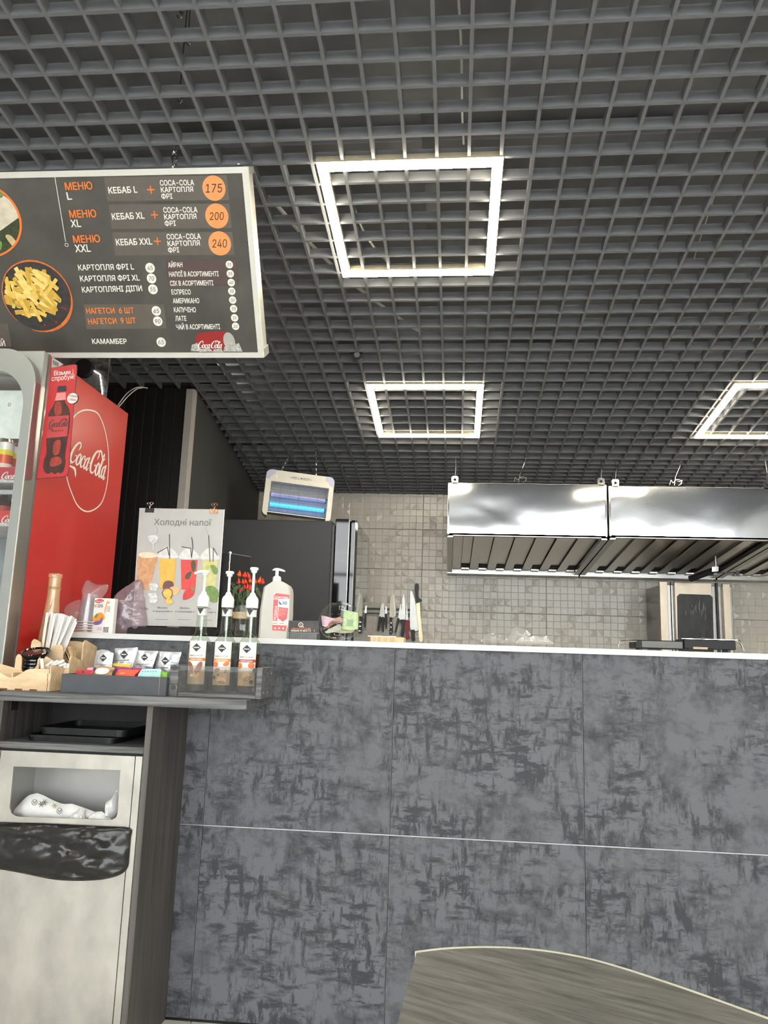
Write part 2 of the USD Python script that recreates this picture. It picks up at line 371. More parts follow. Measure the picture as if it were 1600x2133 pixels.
def script_logo():
    """Flowing two-word script with a ribbon under the first capital; capitals 1 tall, from x = 0."""
    def C(x, top=True):
        return [stroke([(x + .56, .66), (x + .64, .84), (x + .54, .99), (x + .36, .95), (x + .16, .72), (x + .07, .40), (x + .13, .12), (x + .30, .01), (x + .47, .08), (x + .56, .26), (x + .50, .40), (x + .40, .34)], [.03, .10, .06, .10, .16, .17, .14, .08, .06, .04, .04, .03], 60)]
    def O(x): return [stroke([(x + .17, .53), (x + .03, .36), (x + .03, .12), (x + .15, .01), (x + .28, .14), (x + .29, .38)], [.06, .13, .13, .06, .11, .11, .06], 40, True), stroke([(x + .2, .52), (x + .30, .46), (x + .38, .50)], [.05, .03, .03], 10)]
    def c_(x): return [stroke([(x + .27, .40), (x + .25, .52), (x + .14, .50), (x + .03, .30), (x + .07, .08), (x + .19, .02), (x + .34, .16)], [.09, .06, .06, .13, .12, .06, .03], 36)]
    def A(x): return [stroke([(x + .22, .52), (x + .07, .42), (x + .02, .18), (x + .10, .02), (x + .22, .14), (x + .30, .46)], [.05, .10, .13, .08, .06, .05], 36), stroke([(x + .32, .54), (x + .27, .24), (x + .30, .04), (x + .38, .03), (x + .46, .14)], [.12, .13, .11, .06, .03], 24)]
    g = C(0) + O(.62) + c_(1.0) + A(1.34) + [stroke([(1.80, .36), (1.92, .40)], [.06, .06], 4)] + C(1.86)
    g += [stroke([(2.38, .98), (2.52, 1.04), (2.70, .98), (2.86, .82), (3.02, .74), (3.18, .82)], [.05, .09, .11, .10, .06, .02], 30)]
    g += O(2.46) + [stroke([(2.82, .20), (2.98, .56), (3.07, .86), (3.00, .98), (2.92, .80), (2.86, .40), (2.88, .08), (2.97, .02), (3.06, .14)], [.03, .04, .05, .06, .08, .13, .12, .06, .03], 44)] + A(3.06)
    g += [stroke([(.42, .02), (.16, -.10), (-.04, -.12), (.10, -.20), (.44, -.18), (.70, -.20), (.86, -.34), (.96, -.50)], [.04, .03, .03, .05, .09, .13, .12, .02], 40)]
    return affinity.affine_transform(union_all(g).simplify(0.006), [1, .30, 0, 1, 0, 0])
LOGO = script_logo()

def logo(f, p0, p1, hpx, c=0.0008, depth=0.0006, poly=None):
    """The script laid from pixel p0 to p1 of frame f, capitals hpx pixels tall."""
    a, b = f.px(*p0), f.px(*p1); h = f.px(p0[0], p0[1] - hpx)[1] - a[1]
    g = poly or LOGO; x0, _, x1, _ = g.bounds
    d = b - a; s = np.linalg.norm(d) / (x1 - x0); r = math.atan2(d[1], d[0])
    g = affinity.translate(affinity.rotate(affinity.scale(affinity.translate(g, -x0, 0), s, h, origin=(0, 0)), r, origin=(0, 0), use_radians=True), a[0], a[1])
    return slab(f, g, depth, c)

def pillow(poly, thick, nx=14, jitter=0.0, seed=1, power=0.5):
    """A soft filled pouch over a polygon, in its plane (z up), both faces bulged."""
    poly = poly if hasattr(poly, 'bounds') else Polygon(poly)
    x0, y0, x1, y1 = poly.bounds; st = max(x1 - x0, y1 - y0) / nx
    edge = [poly.exterior.interpolate(d) for d in np.arange(0, poly.exterior.length, st * 0.8)]
    pts = [(p.x, p.y) for p in edge]; ne = len(pts)
    for x in np.arange(x0 + st / 2, x1, st):
        for y in np.arange(y0 + st / 2, y1, st):
            if poly.buffer(-st * 0.35).contains(Point(x, y)): pts.append((x, y))
    pts = np.array(pts); tri = Delaunay(pts).simplices
    tri = tri[[poly.buffer(st * .05).contains(Point(*pts[t].mean(0))) for t in tri]]
    a = pts[tri]; area = (a[:, 1, 0] - a[:, 0, 0]) * (a[:, 2, 1] - a[:, 0, 1]) - (a[:, 2, 0] - a[:, 0, 0]) * (a[:, 1, 1] - a[:, 0, 1])
    tri[area < 0] = tri[area < 0][:, ::-1]
    d = np.array([poly.exterior.distance(Point(*p)) for p in pts]); d[:ne] = 0; dm = max(d.max(), 1e-9)
    z = thick / 2 * (d / dm) ** power
    if jitter: z = z + jitter * (meshkit.fbm(np.column_stack([pts / st / 2.2, np.zeros(len(pts))]), 3, seed) - 0.5) * 2 * (d > 0)
    n = len(pts)
    v = np.vstack([np.column_stack([pts, np.maximum(z, 1e-4)]), np.column_stack([pts, -np.maximum(z, 1e-4)])])
    return trimesh.Trimesh(v, np.vstack([tri, tri[:, ::-1] + n]), process=False)

def pouch(f, pxs, thick, c=0.0, **k):
    m = pillow(Polygon(f.pxs(pxs)), thick, **k); m.apply_translation((0, 0, c)); return f.mesh(m)

# ================================================================== the room
YC = 2.5431                                   # plane of the counter front
CEIL = Frame((-0.4609, 2.2411, 2.6567), (1.0, -0.0094, 0.0008), (0.0094, 0.9927, -0.1200))     # the grid hangs on a slope, falling to the kitchen
ROWS = [-0.5997 - 0.0952 * k for k in range(38, 0, -1)] + [-0.5997, -0.5088, -0.4187, -0.3286, -0.2386, -0.1479, -0.0492, 0.0495, 0.1481, 0.2468, 0.3454, 0.4441, 0.5454, 0.6455, 0.7497, 0.8545, 0.9589,
        1.0646, 1.1706, 1.275, 1.3773, 1.4788, 1.583, 1.688, 1.793, 1.8981, 2.000, 2.103, 2.205, 2.3083, 2.44, 2.545, 2.628, 2.705, 2.777, 2.850, 2.922, 2.987, 3.054, 3.118, 3.182, 3.245]
SPLIT = 1.555
ceiling = thing('ceiling', kind='structure')
GH, GT = 0.037, 0.0052
for i in range(-21, 45):
    a = 0.1 * i
    part(ceiling, 'slat', fbox(CEIL, a - GT, a + GT, ROWS[0], 3.275 if a > -0.93 else SPLIT, 0.0, GH), M_GRID)
for v in ROWS:
    part(ceiling, 'slat', fbox(CEIL, -2.15 if v < SPLIT else -0.915 - 0.042 * (v - SPLIT), 4.44, v - GT, v + GT, 0.0005, GH + 0.0005), M_GRID)
part(ceiling, 'ceiling_deck', fbox(CEIL, -2.35, 4.6, -4.5, 3.5, 0.50, 0.60), M_DECK)
for v in (0.30, 1.9):
    part(ceiling, 'duct', fbox(CEIL, -2.2, 4.4, v, v + 0.05, 0.40, 0.46, 0.004), M_DECK)

floor = thing('floor', kind='structure')
part(floor, 'slab', box(-2.9, 4.2, -2.3, 5.7, -0.12, -0.006), M_GROUT)
x = -0.765 - 0.6 * 4
while x < 4.0:
    for k in range(8):
        part(floor, 'tile', box(max(x, -2.7) + .0015, min(x + .6, 4.0) - .0015, YC - .6 * (k + 1) + .0015, YC - .6 * k - .0015, -0.006, 0.0, .001), M_FLOOR)
    x += 0.6
solo('floor', box(-2.7, 4.0, YC + 0.5, 5.5, -0.006, 0.0), M_FLOOR, kind='structure')
solo('pavement', box(-25, 25, -30, -2.45, -0.2, -0.02), M_PAVE, kind='structure')

# walls
wl = solo('wall_left', box(-2.82, -2.7, -2.3, 3.9, 0, 3.4), M_WALLPALE, kind='structure')
solo('wall_right', box(4.0, 4.12, -2.3, 5.6, 0, 3.4), M_WALLPALE, kind='structure')
g = trimesh.creation.extrude_polygon(Polygon([(-1.360, 3.835), (-1.42, 5.52), (-1.55, 5.52), (-1.50, 3.835)]), 2.75, engine='earcut')
solo('wall_side', g, M_GREYWALL, kind='structure')
# black board cladding on the partition beside the kitchen
wp = thing('wall_partition', kind='structure')
part(wp, 'wall_core', box(-2.7, -1.40, 3.815, 3.90, 0, 2.62), M_BLACKM)
xb = -1.405
while xb > -2.68:
    part(wp, 'board', box(xb - 0.0535, xb, 3.797, 3.8155, 0, 2.475, 0.0012), M_BLACKBOARD)
    xb -= 0.0555
solo('trim_1', [box(-1.404, -1.3635, 3.785, 3.836, 0, 2.466, .002), box(-1.3655, -1.360, 3.79, 3.835, 0, 2.466, .001)], M_TRIM, kind='structure')
wm = thing('wall_alcove', kind='structure')
part(wm, 'marble_panel', box(-2.69, at(221, 820, y=3.13)[0], 3.13, 3.142, 0, 2.56, .002), M_MARBLE)

# back wall: long relief tiles of 18 x 6 facets, each facet flat, tilted or a pyramid
YB = 5.50
wb = thing('wall_back', kind='structure')
part(wb, 'wall_core', box(-1.5, 4.05, YB + 0.010, YB + 0.12, 0, 2.75), M_CEMENT)
FB = FY(YB)
def tile_mesh(f, a0, b0, w, h, nx, ny, rng, gap=0.0011):
    vs, fs = [], []
    def quad(p):
        n = len(vs); vs.extend(p); fs.extend([(n, n + 1, n + 2), (n, n + 2, n + 3)])
    def tri(p):
        n = len(vs); vs.extend(p); fs.append((n, n + 1, n + 2))
    a0, b0, w, h = a0 + gap, b0 + gap, w - 2 * gap, h - 2 * gap; sx, sy = w / nx, h / ny
    style = rng.random()
    for i in range(nx):
        for j in range(ny):
            x0, x1, y0, y1 = a0 + i * sx, a0 + (i + 1) * sx, b0 + j * sy, b0 + (j + 1) * sy; e = 0.0026
            r = rng.random() + 0.10 * math.sin(i * 0.9 + 5 * style) + 0.08 * math.sin(j * 1.3 + 9 * style); z = 0.0003
            c = [(x0, y0, z), (x1, y0, z), (x1, y1, z), (x0, y1, z)]; ins = [(x0 + e, y0 + e), (x1 - e, y0 + e), (x1 - e, y1 - e), (x0 + e, y1 - e)]
            if r < 0.52:
                t = rng.uniform(-.00022, .00022, 2); hz = 0.0016
                top = [(x, y, hz + t[0] * (k in (1, 2)) + t[1] * (k > 1)) for k, (x, y) in enumerate(ins)]
                quad(top)
            elif r < 0.78:
                k0 = int(rng.integers(4)); hh = [0.0016] * 4; hh[k0] = 0.0046
                top = [(x, y, hh[k]) for k, (x, y) in enumerate(ins)]
                o = k0
                tri([top[o], top[(o + 1) % 4], top[(o + 3) % 4]]); tri([top[(o + 1) % 4], top[(o + 2) % 4], top[(o + 3) % 4]])
            else:
                px_, py_ = (x0 + x1) / 2 + rng.choice([-.2, 0, .2]) * sx, (y0 + y1) / 2 + rng.choice([-.2, 0, .2]) * sy
                top = [(x, y, 0.0012) for x, y in ins]; ap = (px_, py_, 0.0054)
                for k in range(4): tri([top[k], top[(k + 1) % 4], ap])
            for k in range(4): quad([c[k], c[(k + 1) % 4], top[(k + 1) % 4], top[k]])
    m = trimesh.Trimesh(np.array(vs), np.array(fs), process=False)
    return f.mesh(m)
a_s, b_s = FB.px(879, 1187); tw = 0.8775; th = 0.2915
trng = np.random.default_rng(3)
for i in range(-2, 5):
    for j in range(-4, 3):
        a0, b0 = a_s + i * tw, b_s + j * th
        part(wb, 'tile', tile_mesh(FB, a0, b0, tw, th, 18, 6, trng), M_TILE)
part(wb, 'edge_strip', box(-1.43, 4.0, YB - 0.006, YB + 0.01, 2.27, 2.30), M_GRID)

# shop front behind the viewer: big panes in a dark frame
wf = thing('wall_front', kind='structure')
part(wf, 'sill', box(-2.7, 4.0, -2.35, -2.2, 0, 0.12), M_GREYBZ)
part(wf, 'header', box(-2.7, 4.0, -2.35, -2.2, 3.04, 3.4), M_WALLPALE)
for xm in (-2.7, -1.05, 0.62, 2.29, 3.94):
    part(wf, 'mullion', box(xm, xm + 0.07, -2.34, -2.21, 0.12, 3.04), M_GREYWALL)
for k, xm in enumerate((-2.63, -0.98, 0.69, 2.36)):
    w = thing(f'window_{k + 1}', kind='structure')
    part(w, 'pane', box(xm, xm + 1.58, -2.285, -2.277, 0.12, 3.04), M_WINDOW)
    part(w, 'transom', box(xm, xm + 1.58, -2.31, -2.25, 2.15, 2.19), M_GREYWALL)

# ------------------------------------------------------------------ lamps: square LED frames in the grid
def led(a0, b0, w, h, label):
    o = CEIL.w(a0 + w / 2, b0 + h / 2, 0.0)
    t = thing('ceiling_light', label, 'ceiling light', o, group=None)
    bw = 0.029
    ring = sbox(a0, b0, a0 + w, b0 + h).difference(sbox(a0 + bw, b0 + bw, a0 + w - bw, b0 + h - bw))
    rim = sbox(a0 - .004, b0 - .004, a0 + w + .004, b0 + h + .004).difference(sbox(a0 + bw + .002, b0 + bw + .002, a0 + w - bw - .002, b0 + h - bw - .002))
    m = extrude(rim, 0.022); m.apply_translation((0, 0, -0.004)); part(t, 'housing', CEIL.mesh(m), M_FRAMEWARM)
    m = extrude(ring, 0.010); m.apply_translation((0, 0, -0.0145)); part(t, 'diffuser', CEIL.mesh(m), M_LED)
    return t
led(0.018, -0.053, 0.586, 0.607, 'nearest and largest square light frame, glowing white in the grid ceiling')
led(0.008, 1.505, 0.592, 0.668, 'middle square light frame, smaller, glowing above the bug lamp and hood')
led(1.822, 1.498, 0.60, 0.670, 'square light frame cut off by the right edge of the picture')
for a0, b0, nm in ((1.82, -0.053, 'right of the nearest one'), (0.018, -1.65, 'above the viewer'), (1.82, -1.65, 'above and right of the viewer'), (-1.80, -1.65, 'above and left of the viewer'), (3.6, 1.5, 'far right over the kitchen'), (3.6, -0.053, 'far right over the shop')):
    led(a0, b0, 0.6, 0.6, 'added unseen square light frame outside the picture, ' + nm)  # unseen lamps added for more light, following the lamp spacing

# ------------------------------------------------------------------ counter
FC = FY(YC)
XS, ZJ, ZT = -0.7748, 0.5682, 1.1455
ct = thing('counter', 'long grey concrete-look counter front made of large square panels', 'counter', (0.4, 2.6, 0))
part(ct, 'carcass', box(-1.335, 2.6, YC + 0.013, YC + 0.42, 0.0, ZT - 0.004), M_SEAM)
xs = [-1.345, XS, XS + .6, XS + 1.2, XS + 1.8, XS + 2.4, 2.6]
g = 0.0022
for k in range(6):
    for z0, z1 in ((0.004, ZJ), (ZJ, ZT)):
        part(ct, 'panel', box(xs[k] + g * .7, xs[k + 1] - g * .7, YC, YC + 0.012, z0 + g, z1 - (g if z1 == ZJ else 0), 0.0012), M_STONE)
part(ct, 'joint_strip', box(-1.34, 2.6, YC + 0.0004, YC + 0.013, ZJ - 0.0019, ZJ + 0.0019), M_JOINT)
for k in range(1, 6):
    part(ct, 'joint_strip', box(xs[k] - .0012, xs[k] + .0003, YC + 0.0012, YC + 0.013, 0.005, ZT), M_JOINTV)
slab_top = 1.1640
solo('countertop', box(-1.342, 2.62, YC - 0.012, 3.02, ZT, slab_top, 0.0015), M_SLAB, 'long white countertop slab lying on the grey counter', 'countertop')

# ------------------------------------------------------------------ dark wood cabinet with shelf
YF = 2.228
cb = thing('cabinet', 'dark wood-grain cabinet with an overhanging shelf top and an open niche', 'cabinet', (-1.07, 2.38, 0))
shelf_z = 0.985
part(cb, 'top_board', box(-1.306, -0.5675, 2.203, YC - 0.001, 0.9575, shelf_z, 0.0012), M_WOODH)
part(cb, 'side_panel', box(-0.866, -0.8475, YF, YC - 0.001, 0.0, 0.9572, 0.001), M_WOODV)
part(cb, 'side_panel', box(-1.318, -1.302, YF, YC - 0.001, 0.0, 0.957, 0.001), M_WOODV)
part(cb, 'niche_shelf', box(-1.302, -0.866, YF + .002, YC - 0.02, 0.822, 0.840, 0.001), M_WOODH)
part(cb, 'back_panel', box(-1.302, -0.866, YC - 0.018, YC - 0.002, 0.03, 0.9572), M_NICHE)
part(cb, 'bracket', [box(-1.2985, -1.296, 2.26, 2.30, 0.925, 0.955), box(-1.2985, -1.262, 2.26, 2.30, 0.953, 0.956)], M_STEELDK)
FS = FY(2.235)

# stainless waste-bin front below the niche
bn = thing('waste_bin', 'matt stainless steel waste bin front with a rectangular drop opening', 'waste bin', (-1.08, 2.3, 0))
xl, xr_, xg = -1.2935, -0.8905, -0.8885
ztop, zlow = 0.8145, 0.6185
hole_px = [(30, 1596), (252, 1604), (246, 1694), (243, 1702), (236, 1706.5), (226, 1707), (45, 1701), (33, 1699), (25, 1693), (21, 1683)]
hole = Polygon(FS.pxs(hole_px))
up_ = sbox(xl, zlow, xr_, ztop).difference(hole)
part(bn, 'flap_panel', slab(FS, up_, 0.004), M_STEELM)
part(bn, 'door', box(xl, xr_, 2.231, 2.235, 0.05, zlow - 0.003, .0008), M_STEELM)
part(bn, 'edge_strip', box(xg + .0005, -0.8675, 2.229, 2.236, 0.05, ztop + .001, .0008), M_STEELM)
part(bn, 'edge_strip', box(-1.302, xl - .002, 2.229, 2.236, 0.05, ztop + .001, .0008), M_STEELM)
part(bn, 'chute', [box(-1.275, -1.272, 2.237, 2.40, 0.60, 0.80), box(-0.905, -0.902, 2.237, 2.40, 0.60, 0.80), box(-1.275, -0.902, 2.398, 2.401, 0.60, 0.80), box(-1.275, -0.902, 2.237, 2.40, 0.797, 0.80)], M_STEELIN)
part(bn, 'chute_floor', box(-1.275, -0.902, 2.237, 2.40, 0.612, 0.615), M_STEELIN)
part(bn, 'gap_seal', box(-1.302, -0.866, 2.240, 2.2445, 0.05, 0.60), M_BLACKM)  # black sheets paint the darkness of the open gaps
part(bn, 'gap_seal', box(-1.302, -0.866, 2.238, 2.2405, 0.813, 0.822), M_BLACKM)

# black liner hanging over the door
lin = [(-28, 1713), (60, 1714), (140, 1717), (210, 1721), (270, 1725), (272, 1745), (269, 1780), (266, 1806), (250, 1822), (215, 1832), (160, 1835), (110, 1832), (50, 1820), (0, 1811), (-28, 1808)]
m = pillow(Polygon(smooth_path(FY(2.226).pxs(lin), 90)), 0.040, nx=64, power=0.35)
v = m.vertices.copy()
rel = (v[:, 0] - v[:, 0].min()) / np.ptp(v[:, 0]); ht = (v[:, 1] - v[:, 1].min()) / np.ptp(v[:, 1])
edge = np.clip((v[:, 2] / 0.02), 0, 1)
# draped folds: sagging swags between the two hung corners
def ridge(t): return 1 - np.abs(np.mod(t, 1.0) * 2 - 1)
swag = (ht + 1.1 * (rel - 0.45) ** 2)
fold = 0.75 * ridge(swag * 2.3 + 0.7 * meshkit.noise(np.column_stack([rel * 3, ht * 3, rel * 0]), 3)) + 0.8 * ridge(meshkit.fbm(np.column_stack([rel * 3.2, ht * 3.4, rel * 0]), 2, 5) * 2.6) * (1 - 0.5 * ht) + 0.35 * ridge((rel * 1.3 - ht * 1.0) * 3.3)
v[:, 2] = np.where(v[:, 2] > 0, v[:, 2] * 0.55 + 0.014 * fold * edge, v[:, 2] * 0.1)
solo('bin_liner', FY(2.226).mesh(trimesh.Trimesh(v, m.faces, process=False)), M_BAGBLACK, 'crumpled black bin liner hanging over the steel bin door', 'bin bag', smooth=40)

# waste paper in the drop opening
FP = FY(2.30)
pp = thing('wrapping_paper', 'printed white wrapping paper sheet lying in the bin opening', 'paper', (-1.1, 2.30, .65))
poly = [(22, 1697), (28, 1688), (50, 1664), (62, 1655), (78, 1652), (92, 1657), (112, 1668), (132, 1675), (150, 1674), (180, 1684), (205, 1694), (215, 1712), (150, 1716), (60, 1712)]
m = pillow(Polygon(FP.pxs(poly)), 0.05, nx=22, jitter=0.004, seed=4)
part(pp, 'sheet', FP.mesh(m), M_WHITEP, smooth=50)
FPf = FP.off(0.0285)
for (u, v_) in ((72, 1671), (124, 1689)):
    c = FPf.px(u, v_); part(pp, 'printed_mark', slab(FPf, Point(*c).buffer(0.0085).difference(Point(*c).buffer(0.0072)).union(stroke([c + [-.004, .003], c + [0, -.003], c + [.005, .004]], [.0018], 10)), 0.0008), M_INKG)
for (u, v_, mm_) in ((86, 1675, M_INKG), (93, 1671, M_INKG), (114, 1678, mat('print_olive', (0.30, 0.29, 0.13), .7))):
    c = FPf.px(u, v_); part(pp, 'printed_leaf', slab(FPf, union_all([stroke([c, c + 0.009 * np.array([math.cos(t), math.sin(t)])], [.0035, .001], 6) for t in np.arange(0, 6.2, 1.05)]), 0.0008), mm_)
def crumple(name, pxs, label, y, m=M_WHITEP, thick=.05, seed=1):
    f = FY(y); q = pillow(Polygon(f.pxs(pxs)), thick, nx=12, jitter=.010, seed=seed)
    return solo(name, f.mesh(q), m, label, 'tissue', smooth=25)
crumple('crumpled_tissue', [(148, 1702), (152, 1694), (162, 1689), (166, 1680), (178, 1686), (176, 1697), (180, 1712), (150, 1712)], 'small crumpled white tissue in the middle of the bin opening', 2.272, seed=8)
crumple('crumpled_tissue', [(186, 1700), (196, 1691), (212, 1690), (228, 1702), (236, 1713), (186, 1714)], 'flat crumpled tissue low beside the corner of the bin opening', 2.275, seed=9, thick=.04)
crumple('crumpled_tissue', [(214, 1702), (221, 1688), (220, 1672), (233, 1663), (243, 1645), (247, 1660), (246, 1690), (236, 1704), (226, 1709)], 'tall crumpled white tissue standing in the right corner of the bin opening', 2.285, seed=10)

# black trays stacked in the niche
def tray(y, z, px0, px1, h, label):
    a0, a1 = at(*px0, y=y)[0], at(*px1, y=y)[0]
    t = thing('serving_tray', label, 'tray', ((a0 + a1) / 2, y + .1, z), group=None)
    prof = round_rect(a0, a1, y, y + 0.24, 0.03)
    base = extrude(prof.buffer(-0.012), 0.004); base.apply_translation((0, 0, z))
    rim = extrude(prof.difference(prof.buffer(-0.010)), 0.006); rim.apply_translation((0, 0, z + h))
    wall = extrude(prof.buffer(-0.006).difference(prof.buffer(-0.0085)), h); wall.apply_translation((0, 0, z))
    part(t, 'base', base, M_TRAY); part(t, 'wall', wall, M_TRAY); part(t, 'rim', rim, M_TRAY)
tray(2.262, 0.8405, (48, 1538), (240, 1545), 0.012, 'lower black plastic tray on the niche shelf')
tray(2.275, 0.8600, (75, 1520), (262, 1528), 0.014, 'upper glossy black tray stacked in the niche')

# near table at the lower right
tb = thing('table', 'grey wood-grain table top with a pale rounded edge in the foreground', 'table', (0.25, 0.7, 0.75))
edge = [at(u, v, z=.75)[:2] for u, v in ((868, 1983), (930, 1976), (1010, 1973), (1080, 1975.5), (1150, 1983), (1225, 1997), (1300, 2018), (1380, 2044), (1450, 2068), (1520, 2093), (1600, 2122))]
edge = smooth_path(edge, 50)
top = Polygon(np.vstack([edge, [(0.50, 0.60), (0.50, 0.25), (-0.06, 0.25), (-0.0575, 0.72)]]))
m = extrude(top, 0.024); m.apply_translation((0, 0, 0.726)); part(tb, 'table_top', m, M_TABLE)
band = union_all([LineString(edge).buffer(0.0022)])
m = extrude(band, 0.0245); m.apply_translation((0, 0, 0.7262)); part(tb, 'edge_band', m, mat('edge_band_cream', (0.55, 0.53, 0.42), 0.4))
part(tb, 'leg', disc_lathe([(0.03, 0), (0.03, 0.724)], 0.25, 0.55, 0.002, 16), M_BLACK)
part(tb, 'foot', disc_lathe([(0.2, 0), (0.2, 0.008), (0.04, 0.02)], 0.25, 0.55, 0.0, 24), M_BLACK)

# ================================================================== hanging menu board
XR = -0.653
P0, P1 = at(515.5, 347, x=XR), at(549.5, 745, x=XR)
EYB = (P0 - P1) / np.linalg.norm(P0 - P1)
BD = Frame(P1, (1, 0, 0), EYB)                      # origin: lower right corner of the face, leaning forward at the top
BH = float(np.linalg.norm(P0 - P1)); BW = 1.35
BT = 0.075
board = thing('menu_board', 'hanging lit menu board with white frame and orange and white price list', 'menu board', P1)
fr = 0.0185
part(board, 'box_body', fbox(BD, -BW + .004, -.004, .004, BH - .004, -BT, -0.012), M_ALU)
ring = sbox(-BW, 0, 0, BH).difference(sbox(-BW + fr, fr, -fr, BH - fr))
m = extrude(ring, 0.014); m.apply_translation((0, 0, -0.012)); part(board, 'front_frame', BD.mesh(m), mat('frame_silver', (0.66, 0.65, 0.60), 0.35, 0.25, var=.02))
part(board, 'corner_piece', fbox(BD, -.018, .0015, BH - .02, BH + .0015, -BT - .001, -.012, .001), M_GREYBZ)
part(board, 'corner_piece', fbox(BD, -.018, .0015, -.0015, .03, -BT - .001, -.012, .001), M_GREYBZ)
part(board, 'print_panel', fbox(BD, -BW + fr - .001, -fr + .001, fr - .001, BH - fr + .001, -0.010, -0.001), M_BOARD)
BP = BD.off(-0.001)
def bquad(pts, m, name='band', c=0.0004): part(board, name, slab(BP, BP.pxs(pts), 0.0005, c), m)
bquad([(217, 369), (473, 365), (478, 417), (224, 419)], M_BOARDBAND)
bquad([(226, 426), (478, 424), (483, 475), (233, 477)], M_BOARDBAND)
bquad([(234, 484), (484, 483), (489, 531), (240, 532)], M_BOARDBAND)
M_BANDR = mat('menu_band_red', (0.085, 0.055, 0.05), 0.4, var=.05)
bquad([(343, 541), (492, 540), (497, 595), (348, 597)], M_BANDR)
bquad([(174, 634), (342, 634), (347, 684), (181, 686)], M_BOARDBAND)
bquad([(-20, 676), (17, 674), (25, 722), (-16, 724)], M_BOARDBAND)
def bt(t, p0, p1, h, m=M_PRINTW, bold=True): part(board, 'lettering', text_px(BP, t, p0, p1, h, bold=bold, c=0.001), m)
bt('МЕНЮ', (137, 396), (194, 394), 15.5, M_PRINTO); bt('L', (141, 416), (151, 415.5), 15)
bt('МЕНЮ', (146, 453.5), (202, 452), 15.5, M_PRINTO); bt('XL', (149, 473), (170, 472.5), 15)
bt('МЕНЮ', (154, 506), (210, 504), 15, M_PRINTO); bt('XXL', (158, 525), (190, 524), 15)
for t, p0, p1, plus, cx, y0 in (('КЕБАБ L', (227, 403), (287, 401), (307, 322, 395), 334, 386.5), ('КЕБАБ XL', (234.5, 457.5), (302, 455), (314.5, 330, 447.5), 341, 443), ('КЕБАБ XXL', (243, 511), (318, 509), (321, 336, 502.5), 348, 498.5)):
    bt(t, p0, p1, 13)
    a, b, v = plus; c = BP.px((a + b) / 2, v); r = .0105
    part(board, 'plus_sign', slab(BP, LineString([c - [r, 0], c + [r, 0]]).buffer(.0019).union(LineString([c - [0, r], c + [0, r]]).buffer(.0019)), 0.0005, 0.001), M_PRINTO)
    bt('COCA-COLA', (cx, y0), (cx + 71, y0 - 1), 11); bt('КАРТОПЛЯ', (cx + 2, y0 + 14), (cx + 69, y0 + 12.5), 10.5); bt('ФРІ', (cx + 3, y0 + 27.5), (cx + 26, y0 + 27), 10.5)
def dot(u, v, ru, m, digits, dm, hpx, wpx, name='price_dot', bold=False, shear=.15):
    c = BP.px(u, v); r = abs(BP.px(u + ru, v)[0] - c[0])
    part(board, name, slab(BP, Point(*c).buffer(r, quad_segs=10), 0.0006, 0.001), m)
    if digits:
        h = BP.px(u, v - hpx)[1] - c[1]; w = BP.px(u + wpx, v)[0] - c[0]
        part(board, 'handwriting', text(BP, digits, c[0] - w / 2 - shear * h / 2, c[1] - h / 2, h, w, bold, c=0.0018, shear=shear), dm)
dot(446, 392, 24, M_PEACH, '175', M_INK, 18, 34); dot(452, 450, 24, M_PEACH, '200', M_INK, 16, 29); dot(458, 507, 23.5, M_PEACH, '240', M_INK, 17, 30)
for t, p0, p1, u, v, d in (('КАРТОПЛЯ ФРІ L', (164, 563), (280, 561), 313, 558, '45'), ('КАРТОПЛЯ ФРІ XL', (168, 586), (292, 584), 316, 580, '70'), ('КАРТОПЛЯНІ ДІПИ', (172, 609), (297, 606), 319, 602.5, '55')):
    bt(t, p0, p1, 11.5); dot(u, v, 9.8, M_PRINTW, d, M_INKG, 9, 11)
for t, p0, p1, u, v, d in (('НАГЕТСИ  6 ШТ', (181, 653), (280, 652), 326, 647.5, '65'), ('НАГЕТСИ  9 ШТ', (185, 675), (284, 673), 329, 669, '90')):
    bt(t, p0, p1, 11.5, M_PRINTO); dot(u, v, 9.6, M_PRINTW, d, M_INKD, 9, 11)
bt('КАМАМБЕР', (193, 716), (265, 716), 10.5); dot(336, 712.5, 9.6, M_PRINTW, '65', M_INKG, 9, 12)
for t, p0, p1, u, v, d in (('АЙРАН', (351, 557), (381, 556), 478, 551, '35'), ('НАПОЇ В АСОРТИМЕНТІ', (353, 576), (456, 575), 480, 570, '25'), ('СІК В АСОРТИМЕНТІ', (355, 595), (445, 594), 482, 588.5, '40'), ('ЕСПРЕСО', (358, 613), (398, 613), 483, 606.5, '30'),
                           ('АМЕРИКАНО', (361, 631.5), (416, 631), 485, 625, '30'), ('КАПУЧІНО', (363, 650), (409, 650), 487, 643, '35'), ('ЛАТЕ', (366, 668), (389, 668), 489, 662, '35'), ('ЧАЙ В АСОРТИМЕНТІ', (368, 686), (459, 685), 491, 679.5, '20')):
    bt(t, p0, p1, 10); dot(u, v, 7.6, M_PRINTW, d, M_INKG, 6.5, 8.5)
bt('КИЙ', (-14, 721), (12, 720.5), 12)
a, b, c = BP.px(114, 365), BP.px(137, 503), BP.px(139, 510)
part(board, 'pointer_line', slab(BP, LineString([a, b]).buffer(.0011).union(Point(*c).buffer(.0062).difference(Point(*c).buffer(.0044))), 0.0005, 0.001), M_PRINTW)
